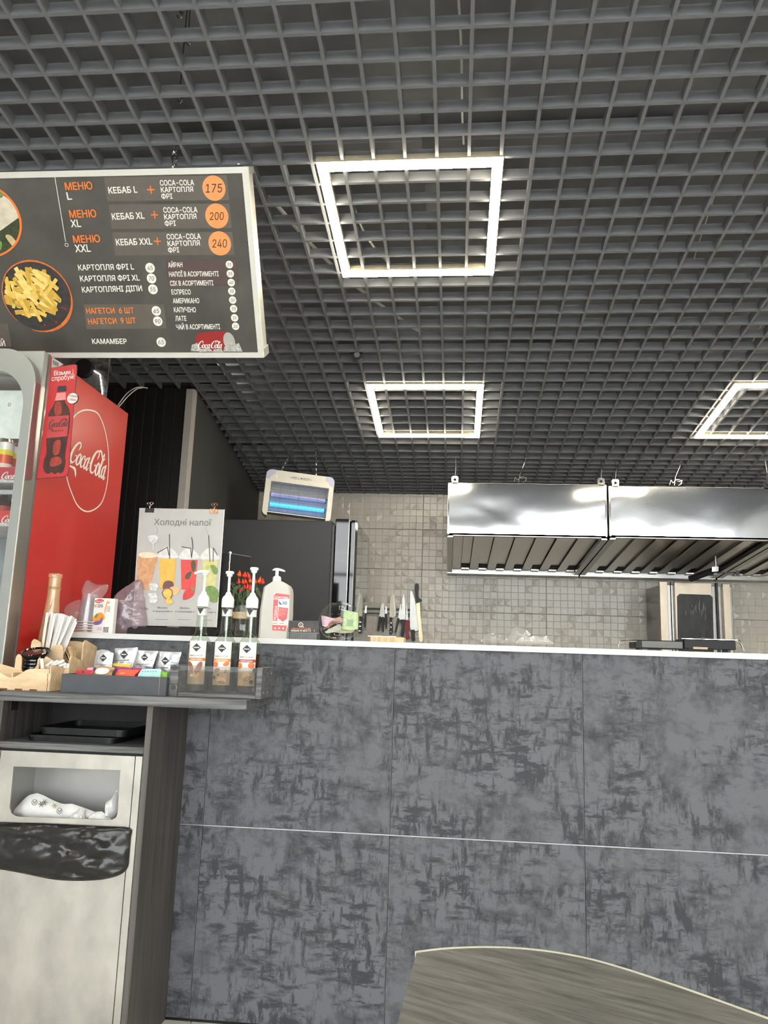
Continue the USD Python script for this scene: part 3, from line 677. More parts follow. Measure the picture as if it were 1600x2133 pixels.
# chips plate picture: dark round slate with orange brush ring and printed chips
pc = BP.px(77, 618); rr = abs(BP.px(149, 618)[0] - pc[0]); rv = abs(BP.px(77, 543)[1] - pc[1])
ringp = lambda r0, a0, a1, w: stroke([(pc[0] + rr * r0 * math.cos(t), pc[1] + rv * r0 * math.sin(t)) for t in np.linspace(a0, a1, 24)], w, 80)
part(board, 'plate_picture', slab(BP, affinity.scale(Point(*pc).buffer(1, quad_segs=16), rr * .97, rv * .97), 0.0004, 0.0010), mat('slate_print', (0.035, 0.032, 0.032), .5, var=.3, scale=(60, 60, 60)))
part(board, 'brush_ring', slab(BP, ringp(1.0, 2.6, -0.2, [.002, .006, .005, .003]).union(ringp(1.0, .3, -1.9, [.003, .007, .012, .007, .002])).union(ringp(.985, 2.5, 3.9, [.003, .004, .002])), 0.0004, 0.0013), mat('brush_orange', S(206, 108, 48), .5, var=.2, scale=(80, 80, 80)))
chips = [[], [], []]
crng = np.random.default_rng(12)
for k in range(74):
    t, r = crng.uniform(0, 6.28), math.sqrt(crng.uniform(0, 1))
    u, v = 66 + 52 * r * math.cos(t), 604 + 45 * r * math.sin(t) + 6
    if u > 118 and v > 632: continue
    L, W, an = crng.uniform(26, 44), crng.uniform(6.5, 9), crng.normal(-0.85, .5)
    c = BP.px(u, v); px_m = rr / 72
    q = affinity.translate(affinity.rotate(round_rect(-L / 2 * px_m, L / 2 * px_m, -W / 2 * px_m, W / 2 * px_m, 1.4 * px_m), an, use_radians=True), c[0], c[1])
    q = q.intersection(affinity.scale(Point(*pc).buffer(1), rr * .95, rv * .93))
    if not q.is_empty: chips[k % 3].append(slab(BP, q, 0.0004, 0.0016 + 0.0006 * (k // 3) * .25))
for ms, c in zip(chips, ((226, 190, 88), (238, 208, 120), (205, 162, 62))):
    part(board, 'printed_chips', ms, mat(f'chips_{c[0]}', S(*c), .55, var=.12, scale=(70, 70, 70)), kind='stuff')
part(board, 'printed_twig', slab(BP, union_all([LineString(BP.pxs(l)).buffer(.0008) for l in ([(92, 685), (118, 668), (140, 640)], [(100, 676), (128, 676)], [(120, 662), (138, 655)])]), 0.0004, 0.0016), M_INK)
for u, v in ((94, 677), (130, 640), (136, 643), (118, 671)):
    part(board, 'printed_berry', slab(BP, Point(*BP.px(u, v)).buffer(.0042), 0.0005, 0.002), mat('berry', S(140, 40, 44), .5))
# wrap picture cut by the left edge
kc = BP.px(-42, 458); kr = abs(BP.px(45, 458)[0] - kc[0]); kv = abs(BP.px(-42, 375)[1] - kc[1])
el = affinity.translate(affinity.scale(Point(0, 0).buffer(1, quad_segs=20), kr, kv), kc[0], kc[1])
part(board, 'brush_ring', slab(BP, el.difference(affinity.scale(el, .945, .95)), 0.0004, 0.0010), M_PRINTO)
inner = affinity.scale(el, .945, .95)
part(board, 'plate_picture', slab(BP, inner, 0.0004, 0.0008), mat('greens_print', (0.035, 0.05, 0.02), .6, var=.5, scale=(50, 50, 50)))
part(board, 'printed_wrap', slab(BP, inner.intersection(Polygon(BP.pxs([(-40, 400), (5, 405), (26, 420), (44, 450), (2, 480), (-40, 500)]))), 0.0005, 0.0012), mat('lavash_print', (0.62, 0.56, 0.44), .6, var=.15, scale=(40, 40, 40)))
part(board, 'printed_onion', slab(BP, inner.intersection(Polygon(smooth_path(BP.pxs([(12, 492), (22, 490), (36, 506), (38, 516), (26, 512)]), 30, True))), 0.0005, 0.0012), mat('onion_print', (0.55, 0.42, 0.22), .6, var=.2))
part(board, 'printed_leaf', slab(BP, inner.intersection(Polygon(smooth_path(BP.pxs([(-10, 398), (0, 396), (8, 404), (4, 412), (-8, 410)]), 24, True)).union(Polygon(smooth_path(BP.pxs([(-6, 500), (4, 506), (2, 520), (-8, 522)]), 24, True)))), 0.0005, 0.0012), mat('leaf_print', (0.16, 0.30, 0.05), .6, var=.3, scale=(60, 60, 60)))
# drink can lying in ice
part(board, 'printed_can', slab(BP, Polygon(smooth_path(BP.pxs([(412, 696), (430, 692), (470, 691), (474, 710), (466, 727), (440, 729), (412, 726), (407, 712)]), 50, True)), 0.0004, 0.0010), M_DRED)
part(board, 'printed_can_end', slab(BP, affinity.rotate(affinity.translate(affinity.scale(Point(0, 0).buffer(1), abs(BP.px(489, 712)[0] - BP.px(477, 712)[0]), abs(BP.px(478, 692)[1] - BP.px(478, 711)[1])), *BP.px(478, 711)), 8), 0.0005, 0.0014), mat('can_end', (0.45, 0.46, 0.42), .35, .5))
part(board, 'logo_script', logo(BP, (411, 725), (464, 725), 15, c=0.0016), M_PRINTW)
ice = [Polygon(BP.pxs(q)) for q in ([(400, 718), (412, 714), (418, 732), (398, 731)], [(418, 728), (436, 724), (444, 732), (416, 733)], [(468, 722), (484, 714), (490, 732), (466, 732)], [(486, 718), (498, 714), (506, 732), (484, 732)], [(446, 727), (462, 726), (466, 733), (444, 733)])]
part(board, 'printed_ice', [slab(BP, q, 0.0005, 0.0016 + i * .0003) for i, q in enumerate(ice)], mat('ice_print', (0.42, 0.43, 0.40), .25, var=.5, scale=(160, 160, 160)))


def link(p, d, side, L, W, r):
    d, side = np.array(d, float) / np.linalg.norm(d), np.array(side, float)
    side = side - d * (side @ d); side /= np.linalg.norm(side)
    pts = [p + d * (L / 2 - W / 2) * s + d * (W / 2) * math.sin(t) * 1.0 + side * (W / 2) * math.cos(t) for s, t in [(1, t) for t in np.linspace(0, np.pi, 7)] + [(-1, t) for t in np.linspace(np.pi, 2 * np.pi, 7)]]
    pts.append(pts[0]); return tube(pts, r, 6, caps=False)

def chain(a, b, label, L=0.03, W=0.014, r=0.0022, m=M_CHROME, group=None, cat_='chain'):
    a, b = np.array(a, float), np.array(b, float); n = max(2, int(round(np.linalg.norm(b - a) / (L * .78)))); d = b - a
    t = thing('chain', label, cat_, a, group=group)
    for k in range(n):
        s = (1, 0.15, 0.1) if k % 2 else (0.25, 1, 0.1)
        part(t, 'link', link(a + d * (k + .5) / n, d, s, L, W, r), m)
    return t
top_c = BD.px(357, 346); hook = BD.w(top_c[0], BH, -BT * .3)
chain(hook + [0, 0, .003], hook + [-0.004, 0.004, 0.085], 'short chrome chain holding up the menu board', L=.034, W=.016, r=.0028)
part(board, 'hanging_eye', link(hook + [0, 0, .002], (0, 0, 1), (1, 0, 0), .018, .014, .002), M_CHROME)
e2 = BD.w(*BD.px(494, 346), -BT * .3); part(board, 'hanging_eye', link(e2 + [0, 0, .001], (0, 0, 1), (1, 0, 0), .014, .012, .002), M_CHROME)

# ================================================================== drinks cooler
XF, YFD, YFB, ZF = -1.384, 2.408, 3.068, 2.102
fg = thing('drinks_cooler', 'red glass-door drinks cooler with white script logo on its side', 'drinks cooler', (-1.74, 2.74, 0))
part(fg, 'side_panel', box(XF - .02, XF, YFD, YFB, 0.06, ZF, .003), M_RED)
part(fg, 'top_panel', box(-2.07, XF - .02, YFD, YFB, ZF - .03, ZF - .002), M_RED)
part(fg, 'side_panel', box(-2.09, -2.07, YFD, YFB, 0.06, ZF, .003), M_RED)
part(fg, 'back_panel', box(-2.07, XF - .02, YFB - .02, YFB, 0.06, ZF - .03), mat('cooler_lining', (0.72, 0.74, 0.74), .5))
part(fg, 'base', box(-2.08, XF - .01, YFD + .01, YFB - .01, 0.0, 0.06), M_BLACKM)
FR = FX(XF)
part(fg, 'side_trim', box(XF - .012, XF + .0015, YFD - .006, YFD + .001, 0.06, ZF), mat('cooler_trim', (0.12, 0.10, 0.10), .4))
# circle and script on the side
el_px = [(188, 853), (205, 862), (218, 893), (225.5, 936), (226, 980), (221, 1020), (209, 1052), (184, 1067), (163, 1057), (149, 1030), (138, 995), (134, 955), (139, 905), (151, 870), (168, 855)]
ell = Polygon(smooth_path(FR.pxs(el_px), 90, True))
part(fg, 'logo_ring', slab(FR, ell.difference(ell.buffer(-.0055)), 0.0006, 0.0006), M_PRINTW)
L2 = LOGO
def logo_quad(f, corners, poly, c=0.0008, d=0.0006):
    """Maps the script onto the patch whose corners (left foot, right foot, right head, left head) are photo pixels."""
    x0, _, x1, _ = poly.bounds; q = f.pxs(corners)
    def warp(p):
        s = (p[:, 0] - x0) / (x1 - x0); t = p[:, 1]
        return (q[0] * (1 - s)[:, None] + q[1] * s[:, None]) * (1 - t)[:, None] + (q[3] * (1 - s)[:, None] + q[2] * s[:, None]) * t[:, None]
    gs = [Polygon(warp(np.array(g.exterior.coords)), [warp(np.array(h.coords)) for h in g.interiors]) for g in getattr(poly, 'geoms', [poly])]
    return slab(f, union_all([g.buffer(0) for g in gs]), d, c)
part(fg, 'logo_script', logo_quad(FR, [(139, 958), (219, 1001), (223, 948), (147, 913)], LOGO), M_PRINTW)
stk = [(108.5, 744), (132, 759), (124, 763), (107, 766)]
part(fg, 'barcode_sticker', slab(FR, FR.pxs(stk), 0.0005, 0.0005), M_WHITEP)
part(fg, 'barcode_bars', slab(FR, union_all([LineString(FR.pxs([(u, 750 + (u - 110) * .55), (u - .3, 759 + (u - 110) * .35)])).buffer(.0006 + .0004 * (k % 3 == 0)) for k, u in enumerate(np.arange(110.5, 122, 1.5))]), 0.0005, 0.0012), M_INKD)
# door: grey arched frame
YD0 = 2.338
FD = FY(YD0)
xo, zt_ = -1.3855, 2.085
outer = sbox(-2.085, 0.10, xo, zt_ - .11).union(Polygon(list(zip(np.concatenate([[-2.085], [-2.085 + .3], xo - .12 + .12 * np.cos(np.linspace(np.pi / 2, 0, 16))]), np.concatenate([[zt_ - .115], [zt_ + .012], zt_ - .115 + .127 * np.sin(np.linspace(np.pi / 2, 0, 16))])))).buffer(0)).buffer(.0004)
xi = -1.4190
inner_ = sbox(-2.04, 0.16, xi, 1.90).union(Polygon(list(zip(np.concatenate([[-2.04], [-1.69], xi - .11 + .11 * np.cos(np.linspace(np.pi / 2, 0, 14))]), np.concatenate([[1.89], [2.028], 1.895 + .125 * np.sin(np.linspace(np.pi / 2, 0, 14))])))).buffer(0))
m = extrude(outer.difference(inner_), 0.060); m.apply_translation((0, 0, -0.060)); part(fg, 'door_frame', FD.mesh(m), M_GREYBZ)
bk = sbox(-2.085, .10, xo, ZF).difference(inner_); m = extrude(bk, .030); m.apply_translation((0, 0, -.0645)); part(fg, 'door_frame', FD.mesh(m), M_GREYBZ)
part(fg, 'door_side', box(xo - .001, xo + .0012, YD0 + .002, YD0 + .064, 0.12, 1.98), M_GREYSD)
part(fg, 'door_edge', box(xo - .0016, xo + .0016, YD0 - .0012, YD0 + .002, 0.12, 1.975), mat('edge_highlight', (0.78, 0.76, 0.70), .2, .6))  # pale strip paints the highlight along the edge of the door
part(fg, 'door_glass', slab(FD, inner_, 0.004, -0.03), M_GLASS)
M_LEDC = mat('cooler_led', (.9, .95, .95), .4, emit=((0.92, 1.0, 0.98), 1.6))
part(fg, 'light_strip', box(-2.02, -1.43, 2.412, 2.43, 2.044, 2.058), M_LEDC)
part(fg, 'light_strip', box(XF - .030, XF - .022, 2.43, 2.46, 0.4, 1.99), M_LEDC)
part(fg, 'lining', box(-2.07, XF - .021, YFD + .001, YFB - .021, ZF - .036, ZF - .031), LOOKS['cooler_lining'])
part(fg, 'header_plate', box(-2.05, XF - .021, 2.53, 2.535, 1.837, 2.016), mat('header_white', (0.74, 0.78, 0.76), .5))
FH = FY(2.53); c0 = FH.px(21, 843)
part(fg, 'header_lettering', [text(FH, 'D', c0[0] - .006, c0[1] - .006, .0125, c=.001), text(FH, 'L', c0[0] - .042, c0[1] - .006, .0125, c=.001)], mat('header_red', S(185, 60, 80), .5))
part(fg, 'inner_wall', box(-2.05, XF - .021, 2.74, 2.75, 0.3, 1.837), mat('cooler_grey', (0.30, 0.33, 0.37), .5))
M_STRIPR = mat('price_strip_red', S(178, 30, 62), .4)
for zs, u0 in ((at(5, 985, y=2.43)[2] - .012, 0), (at(5, 1075, y=2.43)[2] - .012, 1)):
    part(fg, 'shelf', box(-2.05, XF - .022, 2.43, 2.73, zs - .022, zs - .010, .001), mat('shelf_pale', (0.60, 0.60, 0.62), .4))
    ps = part(fg, 'price_strip', box(-2.05, XF - .024, 2.422, 2.427, zs - .010, zs + .030), M_STRIPR if u0 == 0 else mat('price_strip_bright', S(200, 36, 48), .4))
    fs = FY(2.422); q = fs.px(4, 995 if u0 == 0 else 1086)
    s = affinity.translate(affinity.scale(LOGO, .026, .024, origin=(0, 0)), q[0] - .004, q[1] - .004)
    part(fg, 'strip_logo', slab(fs, s.intersection(sbox(-2.04, 0, XF - .026, 3)), .0006, .0004), M_PRINTW)
part(fg, 'strip_lamp', box(-2.05, XF - .024, 2.44, 2.45, at(5, 1010, y=2.43)[2] - .03, at(5, 1010, y=2.43)[2] - .015), mat('shelf_grey', (0.40, 0.40, 0.44), .4))

# cans and bottles on the cooler shelves
def can(x, y, z, label, h=.150, r=.0245):
    t = thing('drink_can', label, 'drink can', (x, y, z), group=None)
    prof = [(r * .8, 0), (r, .008), (r, h - .014)]
    part(t, 'can_body', disc_lathe(prof, x, y, z, 24), mat('can_amber', S(196, 74, 40), .25, .3, var=.1))
    part(t, 'can_top', disc_lathe([(r, h - .014), (r * .80, h - .002), (r * .82, h), (r * .72, h - .003)], x, y, z, 24), M_STEEL)
    part(t, 'white_band', lathe([(r + .0004, h * .62), (r + .0004, h - .016)], x, y, z, 24), mat('can_white', (0.66, 0.68, 0.66), .3, .3))
    part(t, 'yellow_stripe', lathe([(r + .0008, h * .60), (r + .0008, h * .72)], x, y, z, 24), mat('can_yellow', S(214, 196, 30), .35))
    part(t, 'white_band', lathe([(r + .0008, h * .30), (r + .0008, h * .40)], x, y, z, 24), mat('can_pale', (0.70, 0.55, 0.48), .35))
    return t
zc = at(5, 985, y=2.43)[2] - .0215
for (u, y, lb) in ((12, 2.468, 'amber drink can with yellow stripe, front one at the cooler glass'), (29, 2.522, 'amber drink can with yellow stripe nearest the cooler door frame'), (-25, 2.468, 'amber drink can at the left edge of the cooler shelf')):
    can(at(u, 940, y=y)[0], y, zc, lb)
def pet(x, y, z, label):
    t = thing('cola_bottle', label, 'bottle', (x, y, z))
    part(t, 'bottle_body', disc_lathe([(.022, 0), (.028, .006), (.026, .03), (.028, .06), (.026, .075), (.010, .105), (.010, .11)], x, y, z, 20), mat('cola_dark', (0.02, 0.008, 0.006), .15))
    part(t, 'bottle_label', lathe([(.0285, .035), (.0285, .062)], x, y, z, 20), M_DRED)
    part(t, 'bottle_cap', disc_lathe([(.0125, .108), (.0125, .118)], x, y, z, 16), M_DRED)
zb = at(5, 1075, y=2.43)[2] - .0215
pet(at(8, 1050, y=2.48)[0], 2.48, zb - .0, 'dark cola bottle with red cap inside the cooler, right one')
pet(at(-34, 1050, y=2.48)[0], 2.48, zb - .0, 'dark cola bottle with red cap inside the cooler, left one')
part(fg, 'shelf', box(-2.05, XF - .022, 2.43, 2.73, 1.135, 1.147, .001), LOOKS['shelf_pale'])
pet(at(3, 1150, y=2.475)[0] - .005, 2.475, 1.148, 'dark cola bottle on the lowest visible cooler shelf')

# promotional flag beside the door
sg = thing('promo_sign', 'red promotional flag sign with a bottle picture beside the cooler door', 'sign', (-1.33, 2.40, 1.65))
FSg = FY(2.395)
spx = [(107.5, 766), (155, 758.5), (160.5, 760), (161, 767), (143, 983), (140.5, 990), (136, 993), (75.5, 998)]
part(sg, 'sign_plate', slab(FSg, FSg.pxs(spx), 0.002, -0.002), M_BLACK)
ins = Polygon(FSg.pxs(spx)).buffer(-.0013)
part(sg, 'sign_face', slab(FSg, ins, 0.0006, 0.0), M_REDSIGN)
part(sg, 'lettering', text_px(FSg, 'Візьми і', (113, 782.5), (153, 779), 9.5, bold=False, c=.001), M_PRINTW)
part(sg, 'lettering', text_px(FSg, 'спробуй!', (108, 794), (155.5, 789), 10, bold=False, c=.001), M_PRINTW)
bot = [(119, 827), (134.5, 826), (136, 838), (143, 850), (146, 865), (145, 890), (141, 915), (136, 950), (137, 962), (133, 980), (127, 986), (121, 984), (115, 988), (108, 984), (102, 987), (95, 985), (90.5, 975), (92, 958), (97, 945), (97, 915), (99, 890), (102, 862), (110, 848), (115, 838)]
part(sg, 'bottle_picture', slab(FSg, Polygon(smooth_path(FSg.pxs(bot), 120, True)), .0006, .0008), mat('cola_print', (0.050, 0.016, 0.012), .3, var=.45, scale=(60, 60, 16)))
part(sg, 'bottle_picture', slab(FSg, FSg.pxs([(118.5, 819), (137, 817.5), (137.5, 833), (115, 835)]), .0006, .0009), mat('neck_print', S(226, 130, 130), .4))
for q in ([(116, 840), (127, 838), (128, 862), (115, 864)], [(113, 922), (127, 918), (124, 944), (112, 947)], [(108, 955), (124, 952), (128, 966), (106, 972)]):
    part(sg, 'bottle_glint', slab(FSg, Polygon(smooth_path(FSg.pxs(q), 30, True)), .0006, .0014), mat('cola_glint', S(150, 48, 30), .4, var=.3, scale=(90, 90, 30)))
part(sg, 'bottle_cap_picture', slab(FSg, FSg.pxs([(121, 805), (138, 803.5), (138.5, 815), (119.5, 816.5)]), .0006, .0012), M_INKD)
part(sg, 'bottle_label_picture', slab(FSg, FSg.pxs([(101, 868), (144.5, 865), (140.5, 909), (97.5, 913)]), .0006, .0014), mat('label_rose', S(176, 56, 58), .45))
part(sg, 'logo_script', logo_quad(FSg, [(100.5, 891), (142, 888), (143.5, 872), (101.5, 875)], LOGO, c=.0021, d=.0005), M_INKD)
part(sg, 'lettering', text_px(FSg, 'ZERO SUGAR', (107, 900), (133, 898), 3, c=.0021), M_INK)
bc = FSg.px(151.5, 830); br = .0185
part(sg, 'badge', slab(FSg, Point(*(bc + [.001, -.0005])).buffer(br + .0012), .002, -.0012), M_BLACK)
part(sg, 'badge', slab(FSg, Point(*bc).buffer(br, quad_segs=12), .0008, .0016), M_PRINTW)
part(sg, 'badge_lettering', [text_px(FSg, 'НОВИЙ', (141.5, 826.5), (162, 829.5), 5, c=.0026), text_px(FSg, 'СМАК', (143, 834), (159.5, 837), 5, c=.0026)], M_DRED)

# black disc and a glowing line painting a lamp reflection on the marble
c = at(176, 768, y=3.12)
solo('wall_speaker', FY(3.128).mesh(trimesh.Trimesh(*[(lambda m: (np.column_stack([m.vertices[:, 0] + c[0], m.vertices[:, 1] + c[2], m.vertices[:, 2]]), m.faces))(disc_lathe([(.042, 0), (.042, .02), (.038, .026)], 0, 0, 0, 32))][0], process=False)), M_BLACKM, 'round black disc on the marble panel behind the cooler', 'speaker')
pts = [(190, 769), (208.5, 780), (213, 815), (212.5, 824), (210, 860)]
solo('led_line', tube([at(u, v, y=3.126) for u, v in pts], .0028, 6), mat('reflection_glow', (.9, .9, .85), .4, emit=((1, .97, .88), 4.0)), 'thin zigzag lamp reflection painted as a glowing stroke on the dark marble', 'painted reflection')
pts = smooth_path([at(228, 868, y=3.02), at(243, 848, y=3.01), at(262, 822, y=3.0), at(280, 809, y=2.99), at(294, 806.5, y=2.99), at(307, 808.5, y=2.99)], 30)
cbl = thing('cable', 'loose white cables curling up from the top of the red cooler', 'cable', pts[0])
part(cbl, 'wire', tube(pts, .0022, 6), M_CABLE)
pts = smooth_path([at(226, 866, y=3.02), at(245, 850, y=3.01), at(266, 826, y=3.0), at(284, 811, y=2.99), at(296, 807.5, y=2.99)], 30)
part(cbl, 'wire', tube(pts, .0022, 6), M_CABLE)
part(cbl, 'thin_wire', tube(smooth_path([at(248, 858, y=3.02), at(262, 830, y=3.02), at(281, 790, y=3.02), at(310, 752, y=3.03), at(330, 735, y=3.03)], 20), .0006, 5), M_BLACK)

# ================================================================== kitchen behind the counter
# tall black fridge seen from its side
kf = thing('refrigerator', 'tall charcoal refrigerator with glossy black door edge standing sideways', 'refrigerator', (-1.0, 4.5, 0))
zk = at(600, 1083.5, y=4.2)[2]
x_r = at(690, 1150, y=4.2)[0]
part(kf, 'body', box(-1.372, x_r, 4.2, 4.86, 0.03, zk, .004), M_CHAR)
part(kf, 'gasket', box(x_r, x_r + .012, 4.212, 4.85, 0.06, zk - .02), mat('gasket_grey', (0.10, 0.10, 0.10), .5))
xd0, xd1 = at(698, 1120, y=4.2)[0], at(727, 1120, y=4.2)[0]
part(kf, 'door', box(xd0, xd1, 4.196, 4.86, 0.06, zk + .012, .004), M_BLACKG)
part(kf, 'door_front', box(xd1 - .001, xd1 + .045, 4.205, 4.855, 0.06, zk + .008, .012), M_BLACKG)
part(kf, 'edge_trim', [box(xd1 - .003, xd1 + .003, 4.192, 4.197, 0.06, zk + .010), box(xd1 + .031, xd1 + .033, 4.202, 4.21, .06, zk + .004)], M_STEELDK)
for a, b in ((-1.29, 4.25), (-1.29, 4.8), (x_r - .05, 4.25), (x_r - .05, 4.8)): part(kf, 'foot', disc_lathe([(.02, 0), (.02, .03)], a, b, 0, 12), M_BLACK)

# bug lamp hanging on two thin chains
kl = thing('bug_lamp', 'tilted cream insect-killer lamp with blue tube hanging on chains', 'insect killer lamp', at(622, 1030, y=4.6))
TL, TR, BRp, BL = at(555, 973, y=4.54), at(697, 993, y=4.66), at(688, 1083, y=4.66), at(546, 1066, y=4.54)
exk = (TR - TL) + (BRp - BL); eyk = (TL - BL) + (TR - BRp); eyk = eyk - exk * (eyk @ exk) / (exk @ exk)
KW, KH = float(np.linalg.norm(TR - TL) + np.linalg.norm(BRp - BL)) / 2, float(np.linalg.norm(TL - BL) + np.linalg.norm(TR - BRp)) / 2 - .02
KF = Frame((BL + BRp) / 2, exk, eyk); KF.o = KF.w(0, .012, 0)
def kp(u, v): return KF.px(u, v)
hw, hh = KW / 2, KH
out_s = round_rect(-hw, hw, -.03, hh, .032); 
win = sbox(-hw + .034, -.002, hw - .030, hh - .072)
legcut = sbox(-hw + .032, -.04, hw - .032, -.002)
m = extrude(out_s.difference(win).difference(legcut), .085); m.apply_translation((0, 0, -.085))
part(kl, 'housing', KF.mesh(m), M_CREAM)
for s in (-1, 1):
    corner = out_s.buffer(.0008).intersection(sbox(min(s * (hw - .055), s * (hw + .01)), hh - .058, max(s * (hw - .055), s * (hw + .01)), hh + .01)).difference(Point(s * (hw - .062), hh - .066).buffer(.040))
    m = extrude(corner, .088); m.apply_translation((0, 0, -.0865)); part(kl, 'corner_cap', KF.mesh(m), M_LAV)
part(kl, 'bottom_tray', fbox(KF, -hw + .03, hw - .03, -.012, .000, -.080, -.004, .003), M_STEELDK)
part(kl, 'reflector', fbox(KF, -hw + .03, hw - .03, 0, hh - .07, -.082, -.078), mat('reflector_grey', (0.36, 0.35, 0.33), .5))
M_UV = mat('uv_tube', (.1, .4, .9), .4, emit=((0.02, 0.32, 1.0), 3.2))
M_UVOFF = mat('uv_tube_dim', (.62, .60, .72), .3, emit=((0.25, 0.25, 0.8), 0.25))
for z_, mm_ in ((.050, M_UV), (.112, M_UVOFF)):
    m_ = tube([KF.w(a, z_, -.045) for a in np.linspace(-hw + .04, hw - .04, 3)], .0125, 12)
    tp = part(kl, 'lamp_tube', m_, mm_, smooth=40)
    part(tp, 'tube_cap', [tube([KF.w(a, z_, -.045), KF.w(a + d, z_, -.045)], .013, 12) for a, d in ((-hw + .034, .008), (hw - .042, .008))], M_STEEL)
wires = [fbox(KF, -hw + .034, hw - .030, b - .0011, b + .0011, -.004, -.002) for b in np.linspace(.004, hh - .075, 12)]
wires += [fbox(KF, a - .0009, a + .0009, 0, hh - .072, -.0025, -.0005) for a in np.linspace(-hw + .04, hw - .036, 7)]
wires += [fbox(KF, a - .0005, a + .0005, .01, .135, -.012, -.011) for a in np.linspace(-hw + .06, hw - .055, 46)]
part(kl, 'guard_grid', wires, mat('guard_wire', (0.20, 0.195, 0.18), .5, .2), kind='stuff')
c = kp(628, 996.5)
part(kl, 'lettering', [text(KF, 'KILL', c[0] - .052, c[1] - .009, .014, .040, c=.0008), text(KF, 'PEST', c[0] + .012, c[1] - .009, .014, .040, c=.0008),
     slab(KF, union_all([Point(c[0] + .0005, c[1] - .002).buffer(.003), LineString([(c[0] - .008, c[1] + .003), (c[0] + .009, c[1] - .005)]).buffer(.0010), LineString([(c[0] - .008, c[1] - .006), (c[0] + .008, c[1] + .002)]).buffer(.0010), LineString([(c[0] - .065, c[1] - .003), (c[0] - .056, c[1] - .003)]).buffer(.0012), LineString([(c[0] + .055, c[1] - .003), (c[0] + .064, c[1] - .003)]).buffer(.0012)]), .0006, .0006)], M_INKD)
c = kp(576, 992); part(kl, 'button', slab(KF, Point(*c).buffer(.007), .003, 0), M_STEELDK)
ca, cb_ = KF.w(-.125, hh, -.04), KF.w(.098, hh, -.04)
chain(ca, at(614, 930, y=4.66), 'thin chain slanting from the left of the bug lamp up to the ceiling', .022, .008, .0013, group=None)
chain(cb_, at(658, 930, y=4.66), 'thin chain rising straight from the right of the bug lamp', .022, .008, .0013, group=None)

# extractor hoods
M_HOOD = custom('hood_mirror_steel', {'g': ('geometry', {}), 'm': ('mapping', {'scale': (1.5, 1.5, 2.6)}), 'n': ('noise_texture', {'scale': 1.0, 'detail': 1.5, 'roughness': 0.45, 'distortion': 0.6}),
      'm2': ('mapping', {'scale': (0.4, 0.4, 4.5)}), 'n2': ('noise_texture', {'scale': 1.0, 'detail': 0.0}), 'ad': ('math', {'math_type': 'multiply_add', 'value2': 0.8}),
      'b': ('bump', {'strength': 1.0, 'distance': 0.0034}), 'p': ('principled_bsdf', {'base_color': (0.80, 0.82, 0.84), 'metallic': 1.0, 'roughness': 0.075})},
      [('g.position', 'm.vector'), ('m.vector', 'n.vector'), ('g.position', 'm2.vector'), ('m2.vector', 'n2.vector'), ('n2.fac', 'ad.value1'), ('n.fac', 'ad.value3'), ('ad.value', 'b.height'), ('b.normal', 'p.normal')], 'p.BSDF')
YH = 4.40
def hood(x0, x1, label, zt0, zb0, nslat):
    t = thing('extractor_hood', label, 'extractor hood', ((x0 + x1) / 2, 5.0, zb0))
    part(t, 'front_panel', box(x0, x1, YH, YH + .004, zb0, zt0, .0012), M_HOOD)
    part(t, 'top_panel', box(x0, x1, YH, YB - .004, zt0 - .003, zt0), M_STEELB)
    zbk = at(940, 1190, y=5.44)[2]
    for xx in (x0, x1 - .003):
        q = trimesh.convex.convex_hull(np.array([(xx + d, y, z) for d in (0, .003) for y, z in ((YH, zb0 - .012), (YH, zt0), (YB - .004, zt0), (YB - .004, zbk - .02))]))
        part(t, 'side_panel', q, M_STEELB)
    def under(xa, xb, ya, yb, c0, c1):
        zz = lambda y: zb0 + (zbk - zb0) * (y - YH) / (5.44 - YH)
        return trimesh.convex.convex_hull(np.array([(x, y, zz(y) + c) for x in (xa, xb) for y in (ya, yb) for c in (c0, c1)]))
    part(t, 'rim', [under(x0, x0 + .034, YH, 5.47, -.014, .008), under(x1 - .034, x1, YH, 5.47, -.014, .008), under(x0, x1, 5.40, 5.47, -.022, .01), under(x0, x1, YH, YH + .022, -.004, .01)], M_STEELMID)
    w = (x1 - x0 - .07) / nslat
    for k in range(nslat):
        xa = x0 + .035 + k * w
        c = 0.004 if k % 2 == 0 else 0.020
        part(t, 'baffle', under(xa + .0015, xa + w - .0015, YH + .022, 5.36, c, c + .003), M_STEELB)
        if k % 2:
            part(t, 'drain_slot', under(xa + .004, xa + w - .004, 5.345, 5.40, .000, .008), M_STEEL)
            part(t, 'baffle_gap', under(xa + .002, xa + w - .002, 5.27, 5.345, .014, .019), M_BLACKM)
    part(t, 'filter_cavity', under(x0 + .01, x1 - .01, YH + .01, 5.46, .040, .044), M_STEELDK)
    for xx in (x0 + .006, x1 - .006): part(t, 'corner_bead', box(xx - .004, xx + .004, YH - .0015, YH + .001, zb0 + .004, zt0 - .002), M_CHROME)
    for xx, dz in ((x0 + .040, 0), (x1 - .030, 0)):
        f = FY(YH + .004)
        tab = round_rect(xx - .020, xx + .020, zt0 - .006, zt0 + .040, .012).difference(Point(xx, zt0 + .019).buffer(.008))
        part(t, 'hanging_tab', slab(f, tab, .004), M_CHROME)
        part(t, 'hanging_wire', tube([(xx, YH, zt0 + .03), (xx + .004, YH, zt0 + .09), (xx + .002, YH + .01, zt0 + .16)], .002, 5), M_STEELDK)
    return t
x0, x1 = at(932.5, 1060, y=YH)[0], at(1264.5, 1060, y=YH)[0]
zt0, zb0 = at(1100, 1007.5, y=YH)[2], at(1100, 1117, y=YH)[2]
hood(x0, x1, 'left polished steel extractor hood with mirror front above the tiled wall', zt0, zb0, 14)
